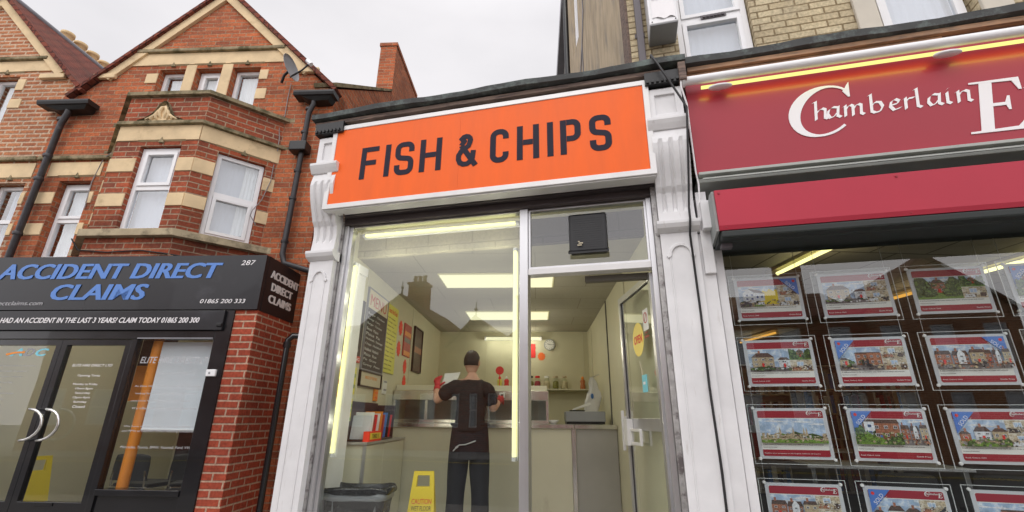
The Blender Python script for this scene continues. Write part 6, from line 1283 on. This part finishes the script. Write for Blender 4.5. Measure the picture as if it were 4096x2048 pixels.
# head with ears, nose and mouth (turned a little to the right)
TH = Matrix.Translation((-.685, mv+.02, 1.855)) @ Matrix.Rotation(rad(-14), 4, 'Z')
m = MB(TH); n = 24; Vv = []
for j in range(15):
    t = math.pi*(j+.01)/14.02; z = .125*math.cos(t); r = math.sin(t)**.85
    for k in range(n):
        a = 6.28318*k/n; x, y = .078*r*math.cos(a), .098*r*math.sin(a); fz = y > 0
        if fz and z < -.02: y *= .88; x *= .92 if z < -.06 else 1
        if z < -.03 and not fz: y *= .72
        if fz and abs(x) < .02 and -.05 < z < .02: y += .022*(1-abs(x)/.02)*(1-(z+.05)/.08)
        if fz and abs(abs(x)-.032) < .014 and abs(z-.01) < .02: y -= .008
        Vv.append((x, y, z))
m.add(Vv, [(j*n+(k+1) % n, j*n+k, (j+1)*n+k, (j+1)*n+(k+1) % n) for j in range(14) for k in range(n)], 0, True); mn.part('head', m, 'skin', sub=1)
for s in (-1, 1):
    m = MB(TH); m.lathe((0, 0, 0), [(.001, -.014), (.012, -.012), (.019, 0), (.017, .006), (.010, .004), (.002, -.002)], 12); 
    m2 = MB(TH @ Matrix.Translation((s*.082, -.005, -.008)) @ Matrix.Rotation(rad(90*s), 4, 'Y') @ Matrix.Rotation(rad(12), 4, 'X')); m2.lathe((0, 0, 0), [(.001, -.012), (.016, -.010), (.022, 0), (.019, .006), (.012, .003), (.002, -.002)], 14, sy=.7, sx=1.45); mn.part('ear', m2, 'skin')
    mn.part('eye', MB(TH).lathe((s*.032, .084, .01), [(.001, -.006), (.010, -.003), (.012, 0), (.010, .004), (.001, .006)], 10), 'paper')
mn.part('mouth', MB(TH).box(-.022, .022, .078, .084, -.062, -.054), 'poster_red', bevel=.003)
rr_h = random.Random(4); m = MB(TH); Vv = []
for j in range(11):
    t = math.pi*.60*(j+.01)/10; 
    for k in range(n):
        a = 6.28318*k/n; back = math.sin(a) < .25; lim = 1 if back else .62
        tt = t*lim; z = .128*math.cos(tt)+.004; r = math.sin(tt)**.85*(1+.03*math.sin(a*11+j*2)+.03*rr_h.uniform(-1, 1)*(j > 1)); x, y = .086*r*math.cos(a), .108*r*math.sin(a)-.003
        if z < -.03 and back: y *= .86
        Vv.append((x, y, z))
m.add(Vv, [(j*n+(k+1) % n, j*n+k, (j+1)*n+k, (j+1)*n+(k+1) % n) for j in range(10) for k in range(n)], 0, True)
mn.part('hair', m, 'hair', sub=1)
# gloved hands: palm, four fingers and a thumb grown as one surface
def hand(wr, d, side_, curl, up):
    """wr wrist, d pointing direction, side_ thumb side, up the palm's inner side"""
    wr, d, sd_, up = Vector(wr), Vector(d).normalized(), Vector(side_).normalized(), Vector(up).normalized()
    V = [wr, wr+d*.045, wr+d*.085]; E = [(0, 1), (1, 2)]; R_ = [.029, (.036), (.034)]
    for k, (o, L) in enumerate(((.030, .070), (.010, .080), (-.010, .074), (-.030, .058))):
        b0 = wr+d*.088+sd_*o; base_ = len(V); p = b0; dirn = d.copy()
        V.append(tuple(b0)); E.append((2, base_)); R_.append(.011)
        for q in range(3):
            dirn = (dirn+up*curl*(1+.15*k)).normalized(); p = p+dirn*L*(.42, .33, .25)[q]; V.append(tuple(p)); E.append((base_+q, base_+q+1)); R_.append((.0095, .009, .0078)[q])
    b = len(V); p = wr+d*.03+sd_*.034; V.append(tuple(p)); E.append((1, b)); R_.append(.013)
    for q in range(2): p = p+(d*.6+sd_*.5+up*.35*(q+1)).normalized()*.034; V.append(tuple(p)); E.append((b+q, b+q+1)); R_.append((.011, .009)[q])
    return skin('glove', [tuple(v) for v in V], E, R_, 'glove')
hand(LWr, (-.01, .03, .08), (1, 0, .1), .35, (.6, .8, 0)); hand(RWr, (.03, .08, .02), (-.3, 0, 1), .45, (-.4, .3, -.8))
for w_, e_ in ((LWr, LEl), (RWr, REl)):
    a, b = Vector(w_), Vector(e_); mn.part('glove_cuff', MB().tube([a+(a-b)*.05, a.lerp(b, .18)], [.036, .038], 14), 'glove')
pp = Thing('paper_sheet', 'white sheet of paper held up in the red gloved left hand of the person', 'paper', (-.97, mv+.18, 1.68), FB)
m = MB(); V = []
for j in range(7):
    for i in range(9):
        a, b = i/8, j/6; V.append((-1.055+.175*a+.045*b-.03*(1-b)*a*0, mv+.20+.02*math.sin(a*3)+.015*b, 1.605+.125*b+.055*a*(1-.2*b)+(.03*(1-a) if b > .9 else 0)))
nn = len(V); V += [(p[0], p[1]+.0015, p[2]) for p in V]; F = [(j*9+i, j*9+i+1, (j+1)*9+i+1, (j+1)*9+i) for j in range(6) for i in range(8)]; m.add(V, F+[tuple(nn+q for q in f[::-1]) for f in F], 0, True); pp.part('sheet', m, 'paper')
solo('sticker', MB().lathe((-.49, 6.35, 1.90), [(.055, 0), (.055, .004)], 20, axis='y').box(-.495, -.485, 6.352, 6.353, 1.70, 1.845), 'red', 'round red sticker above the hot cabinet behind the person', 'sticker', (-.49, 6.35, 1.9), FB)
